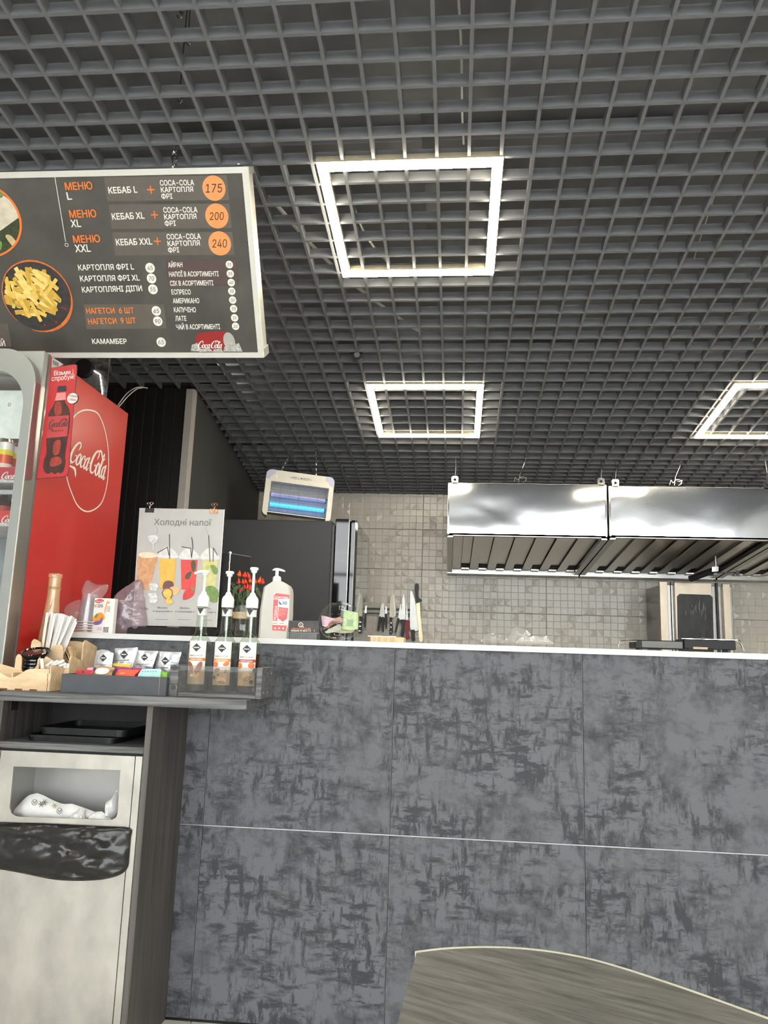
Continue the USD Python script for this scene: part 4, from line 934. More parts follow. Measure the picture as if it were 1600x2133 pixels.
x2 = at(1268.5, 1060, y=YH)[0]
hood(x2, x2 + (x1 - x0), 'right polished steel extractor hood above the kebab grill, cut by the picture edge', at(1400, 1014, y=YH)[2], at(1400, 1121, y=YH)[2], 14)
hood(x2 + (x1 - x0) + .012, x2 + 2 * (x1 - x0), 'third extractor hood mostly outside the right edge of the picture', at(1640, 1019, y=YH)[2], at(1640, 1125, y=YH)[2], 14)
# bunched wires standing above the hoods
for u, v, lb in ((1083, 1003, 'tangled bright wire on top of the left hood'), (1407, 1009, 'tangled bright wire on top of the right hood')):
    wt = thing('wire_bundle', lb, 'wire', at(u, v + 2, y=4.5))
    P = lambda du, dv, y=4.5: at(u + du, v + dv, y=y)
    part(wt, 'wire', tube(smooth_path([P(-2, 2), P(-1, -8), P(1, -18), P(8, -34), P(13, -50, 4.48)], 16), .0028, 5), M_STEEL)
    part(wt, 'wire', tube(smooth_path([P(-12, 1), P(-9, -9), P(-5, -3), P(2, -10), P(11, -8), P(13, -2), P(6, 2)], 24), .0026, 5), M_STEEL)
    part(wt, 'wire', tube(smooth_path([P(-1, -9), P(8, -6), P(14, -9), P(10, 1)], 16), .0026, 5), M_STEEL)

# kebab grill under the right hood
gl = thing('kebab_grill', 'steel kebab grill cabinet with a dark heat-stained glass door', 'kebab grill', (1.6, 5.25, 0.85))
YG = 5.05
G = FY(YG)
def gbox(p0, p1, y0, y1, m, name, b=.002):
    a, c = at(*p0, y=y0), at(*p1, y=y0); part(gl, name, box(a[0], c[0], y0, y1, min(a[2], c[2]), max(a[2], c[2]), b), m)
M_STEELW = mat('steel_warm', (0.52, 0.45, 0.35), 0.42, 0.8, var=.08, scale=(20, 20, 5))
a = at(1371, 1216, y=YG); b_ = at(1528, 1216, y=YG)
part(gl, 'body', box(a[0] + .03, b_[0], YG + .03, YB - .015, .86, at(1450, 1217, y=YG)[2] - .004, .003), M_STEELDK)
gbox((1373.5, 1211), (1396.5, 1400), YG, YG + .03, M_STEELW, 'side_post')
gbox((1505, 1216), (1529.5, 1400), YG, YG + .03, M_STEELW, 'side_post')
gbox((1404.5, 1213), (1490.5, 1400), YG + .006, YG + .03, M_STEELW, 'door_panel')
gbox((1397, 1212), (1404, 1400), YG + .02, YG + .04, M_BLACKM, 'post_gap')
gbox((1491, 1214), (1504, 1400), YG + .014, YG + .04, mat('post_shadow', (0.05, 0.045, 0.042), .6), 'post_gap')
gw = Polygon(G.pxs([(1411, 1242), (1416, 1237), (1479, 1239), (1485, 1244), (1488, 1400), (1414, 1400)]))
part(gl, 'door_glass', slab(G, gw, .003, -.004), mat('sooty_glass', (0.020, 0.020, 0.019), 0.30, var=.9, scale=(16, 16, 7), detail=6, spec=.25))
srng = np.random.default_rng(5)
st = []
for k in range(16):
    u, v, L = srng.uniform(1424, 1472), srng.uniform(1248, 1275), srng.uniform(6, 24)
    st.append(stroke(G.pxs([(u, v), (u + srng.uniform(-1, 1), v + L / 2), (u + srng.uniform(-1, 1), v + L)]), [.001, .004, .001], 8))
part(gl, 'grease_streaks', slab(G, union_all(st), .0006, -.0008), mat('grease', (0.16, 0.155, 0.145), .5))
# spit motor arm on the hood edge
sm = thing('spit_motor', 'dark spit drive arm with bright bolt head under the right hood', 'spit motor', at(1475, 1190, y=5.0))
A_, B_ = at(1437, 1206, y=4.95), at(1492, 1186, y=4.85)
part(sm, 'arm', tube([A_, (A_ + B_) / 2, B_], .020, 8), M_BLACK)
part(sm, 'mounting_rod', tube([B_, [B_[0], B_[1], at(1490, 1165, y=4.85)[2] + .02]], .008, 8), M_STEELDK)
part(sm, 'bracket', trimesh.convex.convex_hull(np.array([at(u, v, y=y) for u, v in ((1483, 1181), (1497, 1180), (1497, 1190), (1483, 1191)) for y in (4.82, 4.88)])), M_CHROME)
part(sm, 'tray_arm', trimesh.convex.convex_hull(np.array([at(u, v, y=y) for u, v in ((1487, 1191), (1534, 1192), (1534, 1194.5), (1487, 1194)) for y in (4.82, 4.9)])), M_BLACKG)
part(sm, 'knob', trimesh.convex.convex_hull(np.array([at(u, v, y=y) for u, v in ((1533, 1188), (1541, 1189), (1540, 1200), (1533, 1199)) for y in (4.80, 4.88)])), M_BLACK)

# knives on the wall
ks = solo('knife_rack', [box(-0.705, -0.205, YB - .026, YB + .006, at(800, 1267.5, y=YB - .02)[2] - .004, at(800, 1267.5, y=YB - .02)[2] + .003), box(-0.705, -0.205, YB - .026, YB + .006, at(800, 1277.5, y=YB - .02)[2] - .004, at(800, 1277.5, y=YB - .02)[2] + .003)], mat('rack_dark', (0.05, 0.045, 0.04), .4), 'slim double-bar magnetic knife rack on the tiled wall', 'knife rack')
FK = FY(YB - .029)
def knife(label, blade, handle, hm, bm=None, rivets=(), thick=.0025, c=0.0, dots=None):
    t = thing('knife', label, 'knife', FK.w(*FK.px(*blade[0])))
    f = FK.off(c); bm = bm or mat('blade_grey', (0.58, 0.575, 0.55), .38, .5)
    part(t, 'blade', slab(f, Polygon(smooth_path(f.pxs(blade), 40, True)).buffer(0), thick), bm)
    part(t, 'handle', slab(f.off(-.004), Polygon(smooth_path(f.pxs(handle), 40, True)).buffer(0), .014), hm)
    for r in rivets: part(t, 'rivet', slab(f.off(.010), Point(*f.px(*r)).buffer(.0038), .001), M_CHROME)
    if dots: part(t, 'dimples', slab(f.off(thick), union_all([affinity.scale(Point(*f.px(*d)).buffer(.0028), 1, 1.8) for d in dots]), .0006), M_STEELDK)
kpx = lambda L: [(720 + x / 7.27, 1180 + y / 7.27) for x, y in L]
M_BLADEW = mat('blade_warm', (0.60, 0.50, 0.33), 0.38, .7)
M_BLADEY = mat('blade_pale', (0.72, 0.69, 0.55), 0.5, .2)
M_HBLACK = mat('knife_handle_black', (0.014, 0.014, 0.016), .5)
M_HRED = mat('knife_handle_red', S(140, 36, 44), .5)
M_HBROWN = mat('knife_handle_brown', (0.045, 0.037, 0.03), .6)
knife('small paring knife, left one of the close pair, black handle', kpx([(512, 768), (516, 700), (535, 600), (555, 560), (556, 640), (548, 770)]), kpx([(508, 765), (545, 770), (530, 860), (508, 970), (492, 978), (484, 955), (495, 850)]), M_HBLACK)
knife('small paring knife, right one of the close pair, black handle', kpx([(550, 780), (550, 640), (565, 548), (580, 580), (590, 680), (588, 785)]), kpx([(550, 778), (590, 782), (582, 900), (576, 985), (560, 990), (550, 940)]), M_HBLACK, c=.003)
knife('thin sharpening tool with black handle beside the paring knives', kpx([(602, 720), (604, 640), (612, 600), (622, 640), (625, 725)]), kpx([(598, 728), (628, 728), (634, 860), (626, 930), (614, 934), (604, 880)]), M_HBLACK, bm=M_CHROME)
knife('wide santoku knife with dimpled pale blade and riveted black handle', kpx([(668, 770), (668, 600), (682, 470), (728, 408), (745, 480), (760, 640), (757, 735), (730, 770)]), kpx([(672, 778), (712, 778), (706, 830), (716, 930), (706, 1020), (676, 1030), (662, 1015), (672, 900)]), M_HBLACK, bm=M_BLADEY, rivets=kpx([(690, 855), (689, 920), (688, 990)]), dots=kpx([(728 + k * 1.3, 455 + k * 15) for k in range(20)]))
knife('slim boning knife leaning right with black handle', kpx([(795, 785), (815, 640), (838, 560), (842, 640), (830, 790)]), kpx([(785, 785), (815, 795), (790, 900), (765, 1000), (745, 1000), (748, 960), (770, 860)]), M_HBLACK)
knife('broad butcher knife with curved dark navy handle', kpx([(825, 800), (848, 640), (862, 480), (882, 425), (900, 520), (908, 660), (898, 810)]), kpx([(825, 815), (905, 812), (892, 900), (888, 1000), (878, 1065), (840, 1060), (834, 1020), (848, 900)]), mat('knife_handle_navy', (0.016, 0.016, 0.028), .5), c=.003)
knife('narrow knife with a red handle', kpx([(915, 820), (918, 680), (925, 545), (936, 640), (945, 820)]), kpx([(905, 820), (975, 835), (960, 920), (958, 1010), (975, 1080), (950, 1100), (912, 1098), (904, 1000)]), M_HRED)
knife('long chef knife with brown wooden handle', kpx([(985, 955), (975, 700), (978, 430), (992, 365), (1030, 440), (1065, 600), (1090, 800), (1098, 960)]), kpx([(990, 965), (1048, 965), (1048, 1040), (1052, 1120), (1000, 1120), (992, 1040)]), M_HBROWN, c=.004)
knife('long slicing knife hung blade down with black handle uppermost', kpx([(1070, 550), (1118, 545), (1132, 700), (1150, 900), (1168, 1120), (1115, 1120), (1100, 900)]), kpx([(1055, 265), (1085, 262), (1110, 285), (1102, 380), (1108, 470), (1156, 510), (1118, 540), (1070, 552), (1055, 450), (1048, 340)]), M_HBLACK, bm=M_BLADEW, c=.020)
knife('large knife beside the refrigerator with bronze blade and dark handle', kpx([(150, 720), (155, 560), (185, 350), (196, 480), (190, 660), (180, 720)]), kpx([(138, 560), (140, 300), (152, 238), (168, 280), (168, 420), (152, 560)]), M_HBLACK, bm=M_BLADEW)
knife('knife half hidden behind the fishbowl with dark handle', kpx([(228, 770), (236, 600), (243, 545), (260, 640), (272, 770)]), kpx([(225, 790), (280, 770), (284, 960), (262, 900), (240, 850)]), M_HBLACK, c=.003)

# things on the ceiling
cv = thing('security_camera', 'small dark security camera hanging from the ceiling grid', 'security camera', at(744, 735, y=3.5))
f0 = at(741, 727, y=3.47)
part(cv, 'mount', box(f0[0] - .028, f0[0] + .030, 3.45, 3.51, f0[2] - .010, f0[2] + .012, .003), M_BLACKM)
c = at(744, 741, y=3.44)
part(cv, 'camera_body', tube([c + [0, .03, .006], c + [.002, -.02, -.004]], .024, 14), M_BLACKM)
part(cv, 'lens', tube([c + [.002, -.020, -.004], c + [.0025, -.026, -.005]], .014, 12), M_BLACK)
def plen(pxa, pxb, h=0.055):
    out = []
    for u, v in (pxa, pxb):
        d = np.array([(u - 800) / F_PX, (v - 1066.5) / F_PX, 1.0]) @ CAM; o = CEIL.off(h)
        out.append(EYE + d * ((o.o - EYE) @ CEIL.n / (d @ CEIL.n)))
    return out
def cable(pts, r, label, m=M_CABLE, h=.06):
    P = [plen(p, p, h)[0] for p in pts]
    solo('ceiling_cable', tube(smooth_path(P, 5 * len(P)), r, 6), m, label, 'cable')
cable([(954, -20), (957, 25), (960, 80), (962, 150), (963, 240), (966, 300)], .0035, 'white cable above the ceiling grid at the top of the picture', h=.09)
cable([(560, 410), (588, 440), (640, 500), (700, 560), (752, 604), (800, 640), (850, 675), (900, 705)], .0075, 'pale cable running slantwise above the grid left of the nearest light', h=.075)
cable([(732, 418), (757, 480), (778, 512), (806, 544), (822, 556)], .0045, 'thin white wire above the grid inside the nearest light frame', h=.075)
cable([(1508, 350), (1450, 525), (1449, 538)], .002, 'thin pale wire above the grid at right', h=.10)
cable([(1590, 670), (1566, 715), (1550, 745)], .003, 'pale wire above the grid over the right-hand light', h=.075)
def plate(u, v, w, l, label, m, h=.14):
    p = plen((u, v), (u, v), h)[0]; q = CEIL.off(h); a = (p - CEIL.o) @ CEIL.ex; b = (p - CEIL.o) @ CEIL.ey
    solo('cable_tray', fbox(CEIL, a - w / 2, a + w / 2, b, b + l, h, h + .03, .002), m, label, 'cable tray')
plate(893, 240, .05, 0.62, 'grey cable tray above the grid near the top middle', mat('tray_grey', (0.075, 0.077, 0.085), .6), h=.16)
hk = plen((380, 30), (392, 105), .05)
for (u, v), lb in (((372, 40), 'wire hanger hook in the grid, upper one at left'), ((390, 95), 'wire hanger hook in the grid, middle one at left'), ((373, 215), 'wire hanger hook in the grid just above the menu board')):
    p = plen((u, v), (u, v), .035)[0]
    solo('grid_hanger', tube(smooth_path([p + [.0, 0, .45], p + [0, 0, .06], p + [.010, 0, .02], p + [.004, 0, .0], p + [-.006, 0, .012]], 26), .0022, 5), M_STEELDK, lb, 'ceiling hanger')

# ================================================================== things on the cabinet shelf
SH = shelf_z
# plywood organiser
og = thing('organiser', 'stepped birch plywood organiser box on the shelf', 'organiser box', (-1.25, 2.38, SH))
OX = -1.178
pc_ = lambda L, ox=0, oy=1260, s=8.889: [(ox + x / s, oy + y / s) for x, y in L]
def board_px(f, L, t, name, m=M_PLY, front=True):
    m_ = slab(f, Polygon(f.pxs(L)).buffer(0), t, -t); return part(og, name, m_, m)
F1 = FY(2.250)
zb_ = SH + .0005
def ground(f, pts):           # closes a profile down to the shelf
    a = f.pxs(pts); return np.vstack([[a[0][0], zb_], a, [a[-1][0], zb_]])
def panel(f, pts, t, name, m=M_PLY): return part(og, name, slab(f, Polygon(ground(f, pts)).buffer(0), t, -t), m)
panel(F1, pc_([(-100, 1196), (0, 1235), (60, 1285), (130, 1328), (200, 1345), (265, 1337), (340, 1300), (420, 1250), (490, 1205), (560, 1185), (640, 1180), (944, 1192)]), .004, 'front_panel')
for x0_, x1_ in ((-40, 130), (272, 408), (545, 682)):
    a, b = F1.px(x0_ / 8.889, 1438)[0], F1.px(x1_ / 8.889, 1438)[0]
    part(og, 'finger_notch', fbox(F1, a, b, zb_, zb_ + .0045, 0, .0006), M_PLYEDGE)
F2 = FY(2.300)
panel(F2, pc_([(-60, 1086), (0, 1090), (268, 1166), (285, 1010), (300, 950), (335, 912), (368, 918), (396, 960), (402, 1010), (392, 1180), (400, 1225), (430, 1246), (470, 1235), (640, 1175), (680, 1120), (700, 1010), (740, 960)]), .004, 'divider')
panel(FY(2.330), pc_([(800, 1080), (815, 1000), (840, 965), (872, 960), (930, 1000), (1000, 1040), (1290, 1100)]), .004, 'divider')
F3 = FY(2.405)
panel(F3, pc_([(565, 900), (572, 760), (585, 680), (625, 632), (668, 642), (750, 690), (758, 900)]), .004, 'divider')
panel(F3, pc_([(925, 1000), (935, 820), (960, 765), (1000, 742), (1120, 742), (1155, 758), (1168, 800), (1165, 960)]), .004, 'divider')
panel(FY(2.520), pc_([(560, 760), (1075, 740), (1085, 700), (1118, 680), (1240, 745), (1262, 690), (1300, 668), (1420, 672), (1545, 690), (1555, 760)]), .004, 'back_panel')
GX = FX(OX)
side = GX.pxs([(106, 1396), (107.5, 1386.5), (109.5, 1384.8), (145, 1394), (146.5, 1375), (149, 1367.5), (151.5, 1366), (171.5, 1377), (174, 1345), (177, 1335), (180, 1333.5), (203, 1347.5)])
side = np.vstack([[2.2515, zb_], [2.2515, side[0][1]], side, [side[-1][0], zb_]])
part(og, 'side_panel', slab(GX, Polygon(side).buffer(0), .004, -.004), M_PLY)
part(og, 'finger_joint', [fbox(F1, F1.px(101.5, 1400)[0] - .0005, F1.px(101.5, 1400)[0] + .0008, zb_, zb_ + .030, 0, .0006), fbox(F1, F1.px(101.5, 1400)[0] - .0025, F1.px(101.5, 1400)[0] - .0010, zb_ + .030, zb_ + .052, 0, .0006), fbox(F1, F1.px(101.5, 1400)[0] + .0012, F1.px(101.5, 1400)[0] + .0026, zb_ + .052, zb_ + .080, 0, .0006)], M_PLYEDGE)
part(og, 'side_panel', box(-1.300, -1.296, 2.252, 2.516, zb_, zb_ + .05), M_PLY)
part(og, 'base', box(-1.296, OX - .004, 2.254, 2.516, zb_, zb_ + .004), M_PLY)

# stack of black lids
lid_c = at(73, 1375, y=2.352)
zl0 = SH + .005
LIDTOP = at(73, 1357, y=2.352)[2]
nl = 9; step = (LIDTOP - .020 - zl0) / (nl - 1)
lx = lid_c[0]
def make_lid(z, label, grp):
    t = thing('cup_lid', label, 'cup lid', (lx, 2.352, z), group=grp)
    part(t, 'lid_rim', lathe([(.0335, -.002), (.0355, 0), (.0355, .004), (.0335, .006), (.0325, .002)], lx, 2.352, z, 32), M_BLACKG, smooth=40)
    part(t, 'lid_top', disc_lathe([(.0325, .004), (.029, .012), (.027, .013), (.0255, .010), (.006, .010)], lx, 2.352, z, 32), M_BLACKG, smooth=40)
    return t
l0 = make_lid(zl0 + .002, 'lowest black plastic cup lid of the stack in the plywood organiser', 'nested black cup lids')
for k in range(1, nl - 1):
    copy_of(l0, f'nested black plastic cup lid, {["", "second", "third", "fourth", "fifth", "sixth", "seventh", "eighth"][k]} from the bottom of the lid stack', (0, 0, step * k), group='nested black cup lids')
tl = thing('cup_lid', 'topmost black cup lid, turned upside down on its stack', 'cup lid', (lx, 2.352, LIDTOP - .012))
zz = LIDTOP - .016
RX = trimesh.transformations.rotation_matrix(math.radians(17), [1, 0, 0], [lx, 2.352, LIDTOP - .008])
part(tl, 'lid_rim', lathe([(.0345, .002), (.0415, .008), (.0445, .016), (.0420, .0185), (.0395, .015)], lx, 2.352, zz, 36).apply_transform(RX), M_BLACKG, smooth=40)
part(tl, 'lid_top', disc_lathe([(.0395, .015), (.033, .004), (.028, .003), (.018, .010), (.004, .010)], lx, 2.352, zz, 36).apply_transform(RX), M_BLACKG, smooth=40)

# paper-wrapped straws
strng = np.random.default_rng(21)
tops = [(98.5, 1277), (103.5, 1276), (108.5, 1277), (114, 1279), (119, 1278.5), (124, 1279), (129, 1279.5), (134, 1281), (139, 1283), (144, 1285), (149, 1284), (153, 1287), (157.5, 1290), (158.5, 1296)]
feet = [(85, 1372), (89, 1374), (92, 1376), (95, 1377), (98, 1378), (101, 1378), (99, 1380), (103, 1379), (102, 1381), (106, 1380), (105, 1380), (112, 1378), (122, 1370), (130, 1362)]
names = ['leftmost', 'second from the left', 'third from the left', 'fourth from the left', 'fifth from the left', 'sixth from the left', 'seventh from the left', 'eighth from the left', 'ninth from the left', 'tenth from the left', 'eleventh from the left', 'third from the right', 'second from the right', 'rightmost, leaning most']
for k, (tp, ft) in enumerate(zip(tops, feet)):
    y = 2.425 + .034 * ((k * 5) % 7) / 7
    A, B = at(*ft, y=y), at(*tp, y=y); A = A + (A - B) * .04; A[2] = max(A[2], SH + .006)
    w = .0046; d = (B - A) / np.linalg.norm(B - A); sdir = np.cross(d, [0, 1, 0.0]); sdir /= np.linalg.norm(sdir)
    f = Frame(A, sdir, d); L = np.linalg.norm(B - A)
    prof = [(-w, 0), (w, 0), (w, L * .93), (w * .9, L), (-w * .8, L * .995), (-w, L * .92)]
    m = pillow(Polygon(prof), .0055, nx=40)
    st_ = thing('wrapped_straw', f'white paper-wrapped drinking straw, {names[k]} in the bunch', 'drinking straw', A, group=None)
    part(st_, 'paper_sleeve', f.mesh(m), M_WHITEP if k else mat('paper_pinkish', (0.80, 0.70, 0.66), .8), smooth=50)
    part(st_, 'crimped_end', fbox(f, -w * .9, w * .9, L * .985, L * 1.012, -.0006, .0006), M_WHITEP)

# wooden stirrers
tops = [(1165, 735), (1255, 772), (1285, 766), (1308, 765), (1330, 768), (1385, 845), (1400, 850), (1428, 842), (1195, 860), (1240, 900)]
feet = [(1260, 1010), (1330, 985), (1345, 975), (1350, 965), (1358, 960), (1380, 960), (1405, 965), (1415, 968), (1265, 1000), (1290, 1000)]
for k, (tp, ft) in enumerate(zip(tops, feet)):
    y = 2.44 + .006 * (k % 8)
    A, B = at(ft[0] / 8.889, 1260 + ft[1] / 8.889, y=y), at(tp[0] / 8.889, 1260 + tp[1] / 8.889, y=y); d = (B - A); A = A - d / np.linalg.norm(d) * .055; A[2] = max(A[2], SH + .006)
    d = (B - A) / np.linalg.norm(B - A); sd = np.cross(d, [0, 1, 0.0]); sd /= np.linalg.norm(sd); f = Frame(A, sd, d); L = np.linalg.norm(B - A)
    solo('wooden_stirrer', slab(f, round_rect(-.0024, .0024, 0, L, .0022), .0014), M_STIR, f'flat wooden coffee stirrer, {"first second third fourth fifth sixth seventh eighth ninth tenth".split()[k]} of the bunch counting ' + ('from its left end' if k < 8 else 'the short ones in front'), 'stirrer')

# sugar sticks
M_SUGAR = mat('sugar_paper', (0.78, 0.77, 0.74), .6, var=.03)
def stick(A, B, w, label, printm=M_INKG):
    A, B = np.array(A), np.array(B); d = (B - A) / np.linalg.norm(B - A); sd = np.cross(d, [0, 1, 0.0]); sd /= np.linalg.norm(sd); f = Frame(A, sd, d); L = np.linalg.norm(B - A)
    t = thing('sugar_stick', label, 'sugar stick', A)
    part(t, 'paper_tube', f.mesh(pillow(round_rect(-w, w, 0, L, w * .3), w * 1.6, nx=24)), M_SUGAR, smooth=50)
    part(t, 'printed_band', [fbox(f, -w * .8, w * .8, L * q, L * q + .0012, w * .55, w * .60 + .0025) for q in (.70, .82)], printm)
P8 = lambda x, y, yy: at(x / 8.889, 1260 + y / 8.889, y=yy)
stick(P8(782, 1190, 2.285), P8(770, 990, 2.285), .0058, 'upright white sugar stick beside the black lids')
lay = [((840, 1140), (985, 1045), 'leaning leftmost'), ((870, 1165), (1010, 1085), 'lying lowest at left'), ((905, 1110), (1080, 1040), 'lying across the left heap'), ((960, 1120), (1150, 1055), 'in the middle of the heap'), ((1035, 1085), (1195, 1030), 'on top of the heap'), ((1080, 1130), (1230, 1090), 'low in the middle'), ((1190, 1175), (1205, 1075), 'standing at the right end'), ((1240, 1180), (1262, 1080), 'standing last at the right')]
for k, (a, b, lb) in enumerate(lay):
    stick(P8(*a, 2.300 + .004 * k), P8(*b, 2.306 + .004 * k), .0046, f'white printed sugar stick, {lb}, in the organiser')

# slate tea box
txb = thing('tea_box', 'open slate-grey wooden box holding tea packets on the shelf', 'tea box', (-.98, 2.3, SH))
a, b = at(125, 1441, y=2.235)[0], at(345, 1450, y=2.235)[0]
ztb = at(230, 1407, y=2.235)[2]
part(txb, 'front_panel', box(a, b - .022, 2.235, 2.242, SH, ztb, .0008), M_TEABOX)
part(txb, 'corner_post', box(b - .021, b, 2.235, 2.30, SH, ztb - .0005, .0008), M_TEABOX)
part(txb, 'side_panel', box(a, a + .006, 2.2425, 2.40, SH, ztb, .0008), M_TEABOX)
part(txb, 'side_panel', box(b - .006, b, 2.3005, 2.40, SH, ztb, .0008), M_TEABOX)
part(txb, 'back_panel', box(a, b, 2.4005, 2.407, SH, ztb, .0008), M_TEABOX)
part(txb, 'base', box(a + .006, b - .006, 2.2425, 2.40, SH, SH + .006), M_TEABOX)
part(txb, 'worn_edge', box(b - .0222, b - .0207, 2.2343, 2.236, SH + .001, ztb - .001), mat('worn_wood', (0.36, 0.20, 0.11), .7))
P4 = lambda L: [(x / 4, 1240 + y / 4) for x, y in L]
def packet(label, L, y, m, thick=.008, band=None, logo_at=None, words=None, tilt=0.0, name='tea_packet', extra=(), fine=None):
    f = Frame((0, y, SH), (1, 0, 0), (0, math.sin(tilt), math.cos(tilt)))
    pts = f.pxs(P4(L)); lowest = pts[:, 1].min()
    t = thing(name, label, 'tea packet', f.w(*pts.mean(0)))
    poly = Polygon(pts)
    part(t, 'pouch', f.mesh(pillow(poly, thick, nx=18, jitter=thick * .12, seed=int(abs(L[0][0])) % 97)), m, smooth=45)
    ff = f.off(thick * .5 + .0012)
    if band: part(t, 'colour_band', slab(ff, Polygon(ff.pxs(P4(band[0]))), .0006), band[1])
    if logo_at:
        u, v, r = logo_at; c = ff.px(u / 4, 1240 + v / 4)
        s = abs(ff.px((u + r) / 4, 1240 + v / 4)[0] - c[0])
        lg = part(t, 'diamond_mark', slab(ff, Polygon([c + [s, 0], c + [0, s * 1.02], c - [s, 0], c - [0, s * 1.02]]), .0006), M_INKD)
        part(lg, 'mark_bar', slab(ff, sbox(c[0] - s * .62, c[1] - s * .10, c[0] + s * .62, c[1] + s * .12), .0004, .0006), M_PRINTW)
    if words:
        part(t, 'lettering', [text_px(ff, w_, (p0[0] / 4, 1240 + p0[1] / 4), (p1[0] / 4, 1240 + p1[1] / 4), h, c=.0004) for w_, p0, p1, h in words], M_INKD)
    if fine:
        (ua, va), (ub, vb) = fine; fr_ = np.random.default_rng(int(ua)); gl_ = []
        for row, (t0, t1) in enumerate(((0, 1), (.36, .62))):
            t_ = t0
            while t_ < t1:
                p = ff.px((ua + (ub - ua) * t_) / 4, 1240 + (va + (vb - va) * t_) / 4 + row * 3.2); h_ = fr_.uniform(.0024, .0034)
                gl_.append(LineString([p, p + [fr_.uniform(-.0006, .0008), h_]]).buffer(.0004)); gl_.append(LineString([p + [0, h_ * fr_.uniform(0, 1)], p + [.0016, h_ * fr_.uniform(0, 1)]]).buffer(.0003)); t_ += .065
        part(t, 'fine_print', slab(ff, union_all(gl_), .0004, .0002), M_INKG)
    for nm, L2_, mm_ in extra:
        q = Polygon(smooth_path(ff.pxs(P4(L2_)), 30, True)) if len(L2_) > 4 else Polygon(ff.pxs(P4(L2_)))
        part(t, nm, slab(ff, q, .0006, .0005), mm_)
M_YEL, M_GREEN, M_MAG = mat('band_yellow', S(226, 196, 60), .5), mat('band_green', S(110, 160, 40), .5), mat('band_magenta', S(186, 34, 92), .5)
wd = 'FITODREAM'
packet('silver foil tea packet with black diamond, leftmost of the back row', [(778, 720), (785, 560), (805, 462), (850, 450), (900, 458), (948, 482), (930, 600), (915, 720)], 2.335, M_SILVER, logo_at=(860, 522, 29), fine=((782, 578), (925, 585)))
packet('silver foil tea packet with yellow band, second of the back row', [(940, 720), (948, 580), (956, 440), (1050, 440), (1152, 433), (1128, 520), (1090, 640), (1070, 720)], 2.350, M_SILVER, band=([(942, 566), (1094, 575), (1088, 600), (940, 590)], M_YEL), logo_at=(1032, 493, 33), fine=((955, 548), (1075, 545)))
packet('silver foil tea packet with magenta band, third of the back row', [(1095, 720), (1105, 600), (1145, 456), (1230, 462), (1320, 462), (1285, 560), (1262, 640), (1250, 720)], 2.342, M_SILVER, band=([(1096, 605), (1265, 612), (1258, 640), (1092, 640)], M_MAG), logo_at=(1202, 517, 28), fine=((1115, 580), (1245, 578)))
packet('silver foil tea packet with green band, rightmost of the back row', [(1285, 720), (1292, 620), (1312, 466), (1400, 470), (1514, 474), (1490, 560), (1455, 650), (1440, 720)], 2.356, M_SILVER, band=([(1335, 640), (1450, 632), (1440, 665), (1330, 672)], M_GREEN), logo_at=(1376, 546, 32), fine=((1302, 606), (1400, 608)))
packet('small red tea packet at the left end of the front row', [(628, 720), (634, 622), (700, 620), (780, 626), (755, 720)], 2.262, mat('tea_red', S(186, 40, 52), .45), .005, extra=[('printed_dot', [(684, 635), (692, 630), (698, 638), (690, 645), (684, 641)], M_INKD)])
packet('pink tea packet peeping out behind the red one', [(700, 700), (728, 605), (800, 598), (860, 610), (840, 700)], 2.286, mat('tea_pink', S(226, 160, 186), .5), .005)
packet('kraft-brown tea packet with a white oval label', [(752, 720), (770, 650), (795, 592), (880, 590), (962, 602), (940, 640), (918, 720)], 2.272, mat('tea_kraft', S(178, 138, 96), .6), .007, extra=[('oval_label', [(795, 632), (815, 610), (860, 604), (905, 614), (908, 634), (885, 652), (838, 658), (800, 650)], M_PRINTW), ('printed_flower', [(775, 615), (785, 600), (800, 604), (796, 622), (780, 628)], mat('flower_plum', S(96, 50, 76), .6)), ('printed_flower', [(915, 635), (930, 618), (945, 626), (932, 644)], mat('flower_tan', S(150, 100, 60), .6))], words=[('LOVARE', (812, 634), (892, 634), 2.6)])
packet('purple tea packet behind the orange one', [(955, 700), (960, 598), (1030, 596), (1095, 606), (1085, 700)], 2.300, mat('tea_purple', S(140, 60, 130), .5), .005)
packet('bright orange tea packet in the middle of the front row', [(950, 720), (962, 655), (988, 616), (1075, 618), (1165, 622), (1122, 668), (1110, 720)], 2.266, mat('tea_orange', S(226, 84, 44), .45), .006, extra=[('printed_swirl', [(990, 655), (1010, 640), (1040, 645), (1060, 640), (1040, 656), (1010, 660)], mat('swirl', S(240, 130, 90), .5))])
packet('magenta tea packet behind the orange and blue ones', [(1090, 700), (1095, 604), (1180, 606), (1215, 616), (1200, 700)], 2.304, M_MAG, .005)
packet('pale turquoise tea packet with dotted edge at the front right', [(1140, 720), (1150, 664), (1182, 614), (1260, 612), (1346, 616), (1336, 672), (1330, 720)], 2.258, mat('tea_turquoise', S(168, 214, 208), .5), .006, extra=[('printed_dash', [(1185 + k * 22, 632), (1195 + k * 22, 632), (1194 + k * 22, 637), (1184 + k * 22, 637)], M_INKG) for k in range(6)])
packet('green tea packet at the right end of the tea box', [(1325, 720), (1335, 650), (1345, 634), (1370, 636), (1395, 642), (1388, 720)], 2.262, M_GREEN, .005)

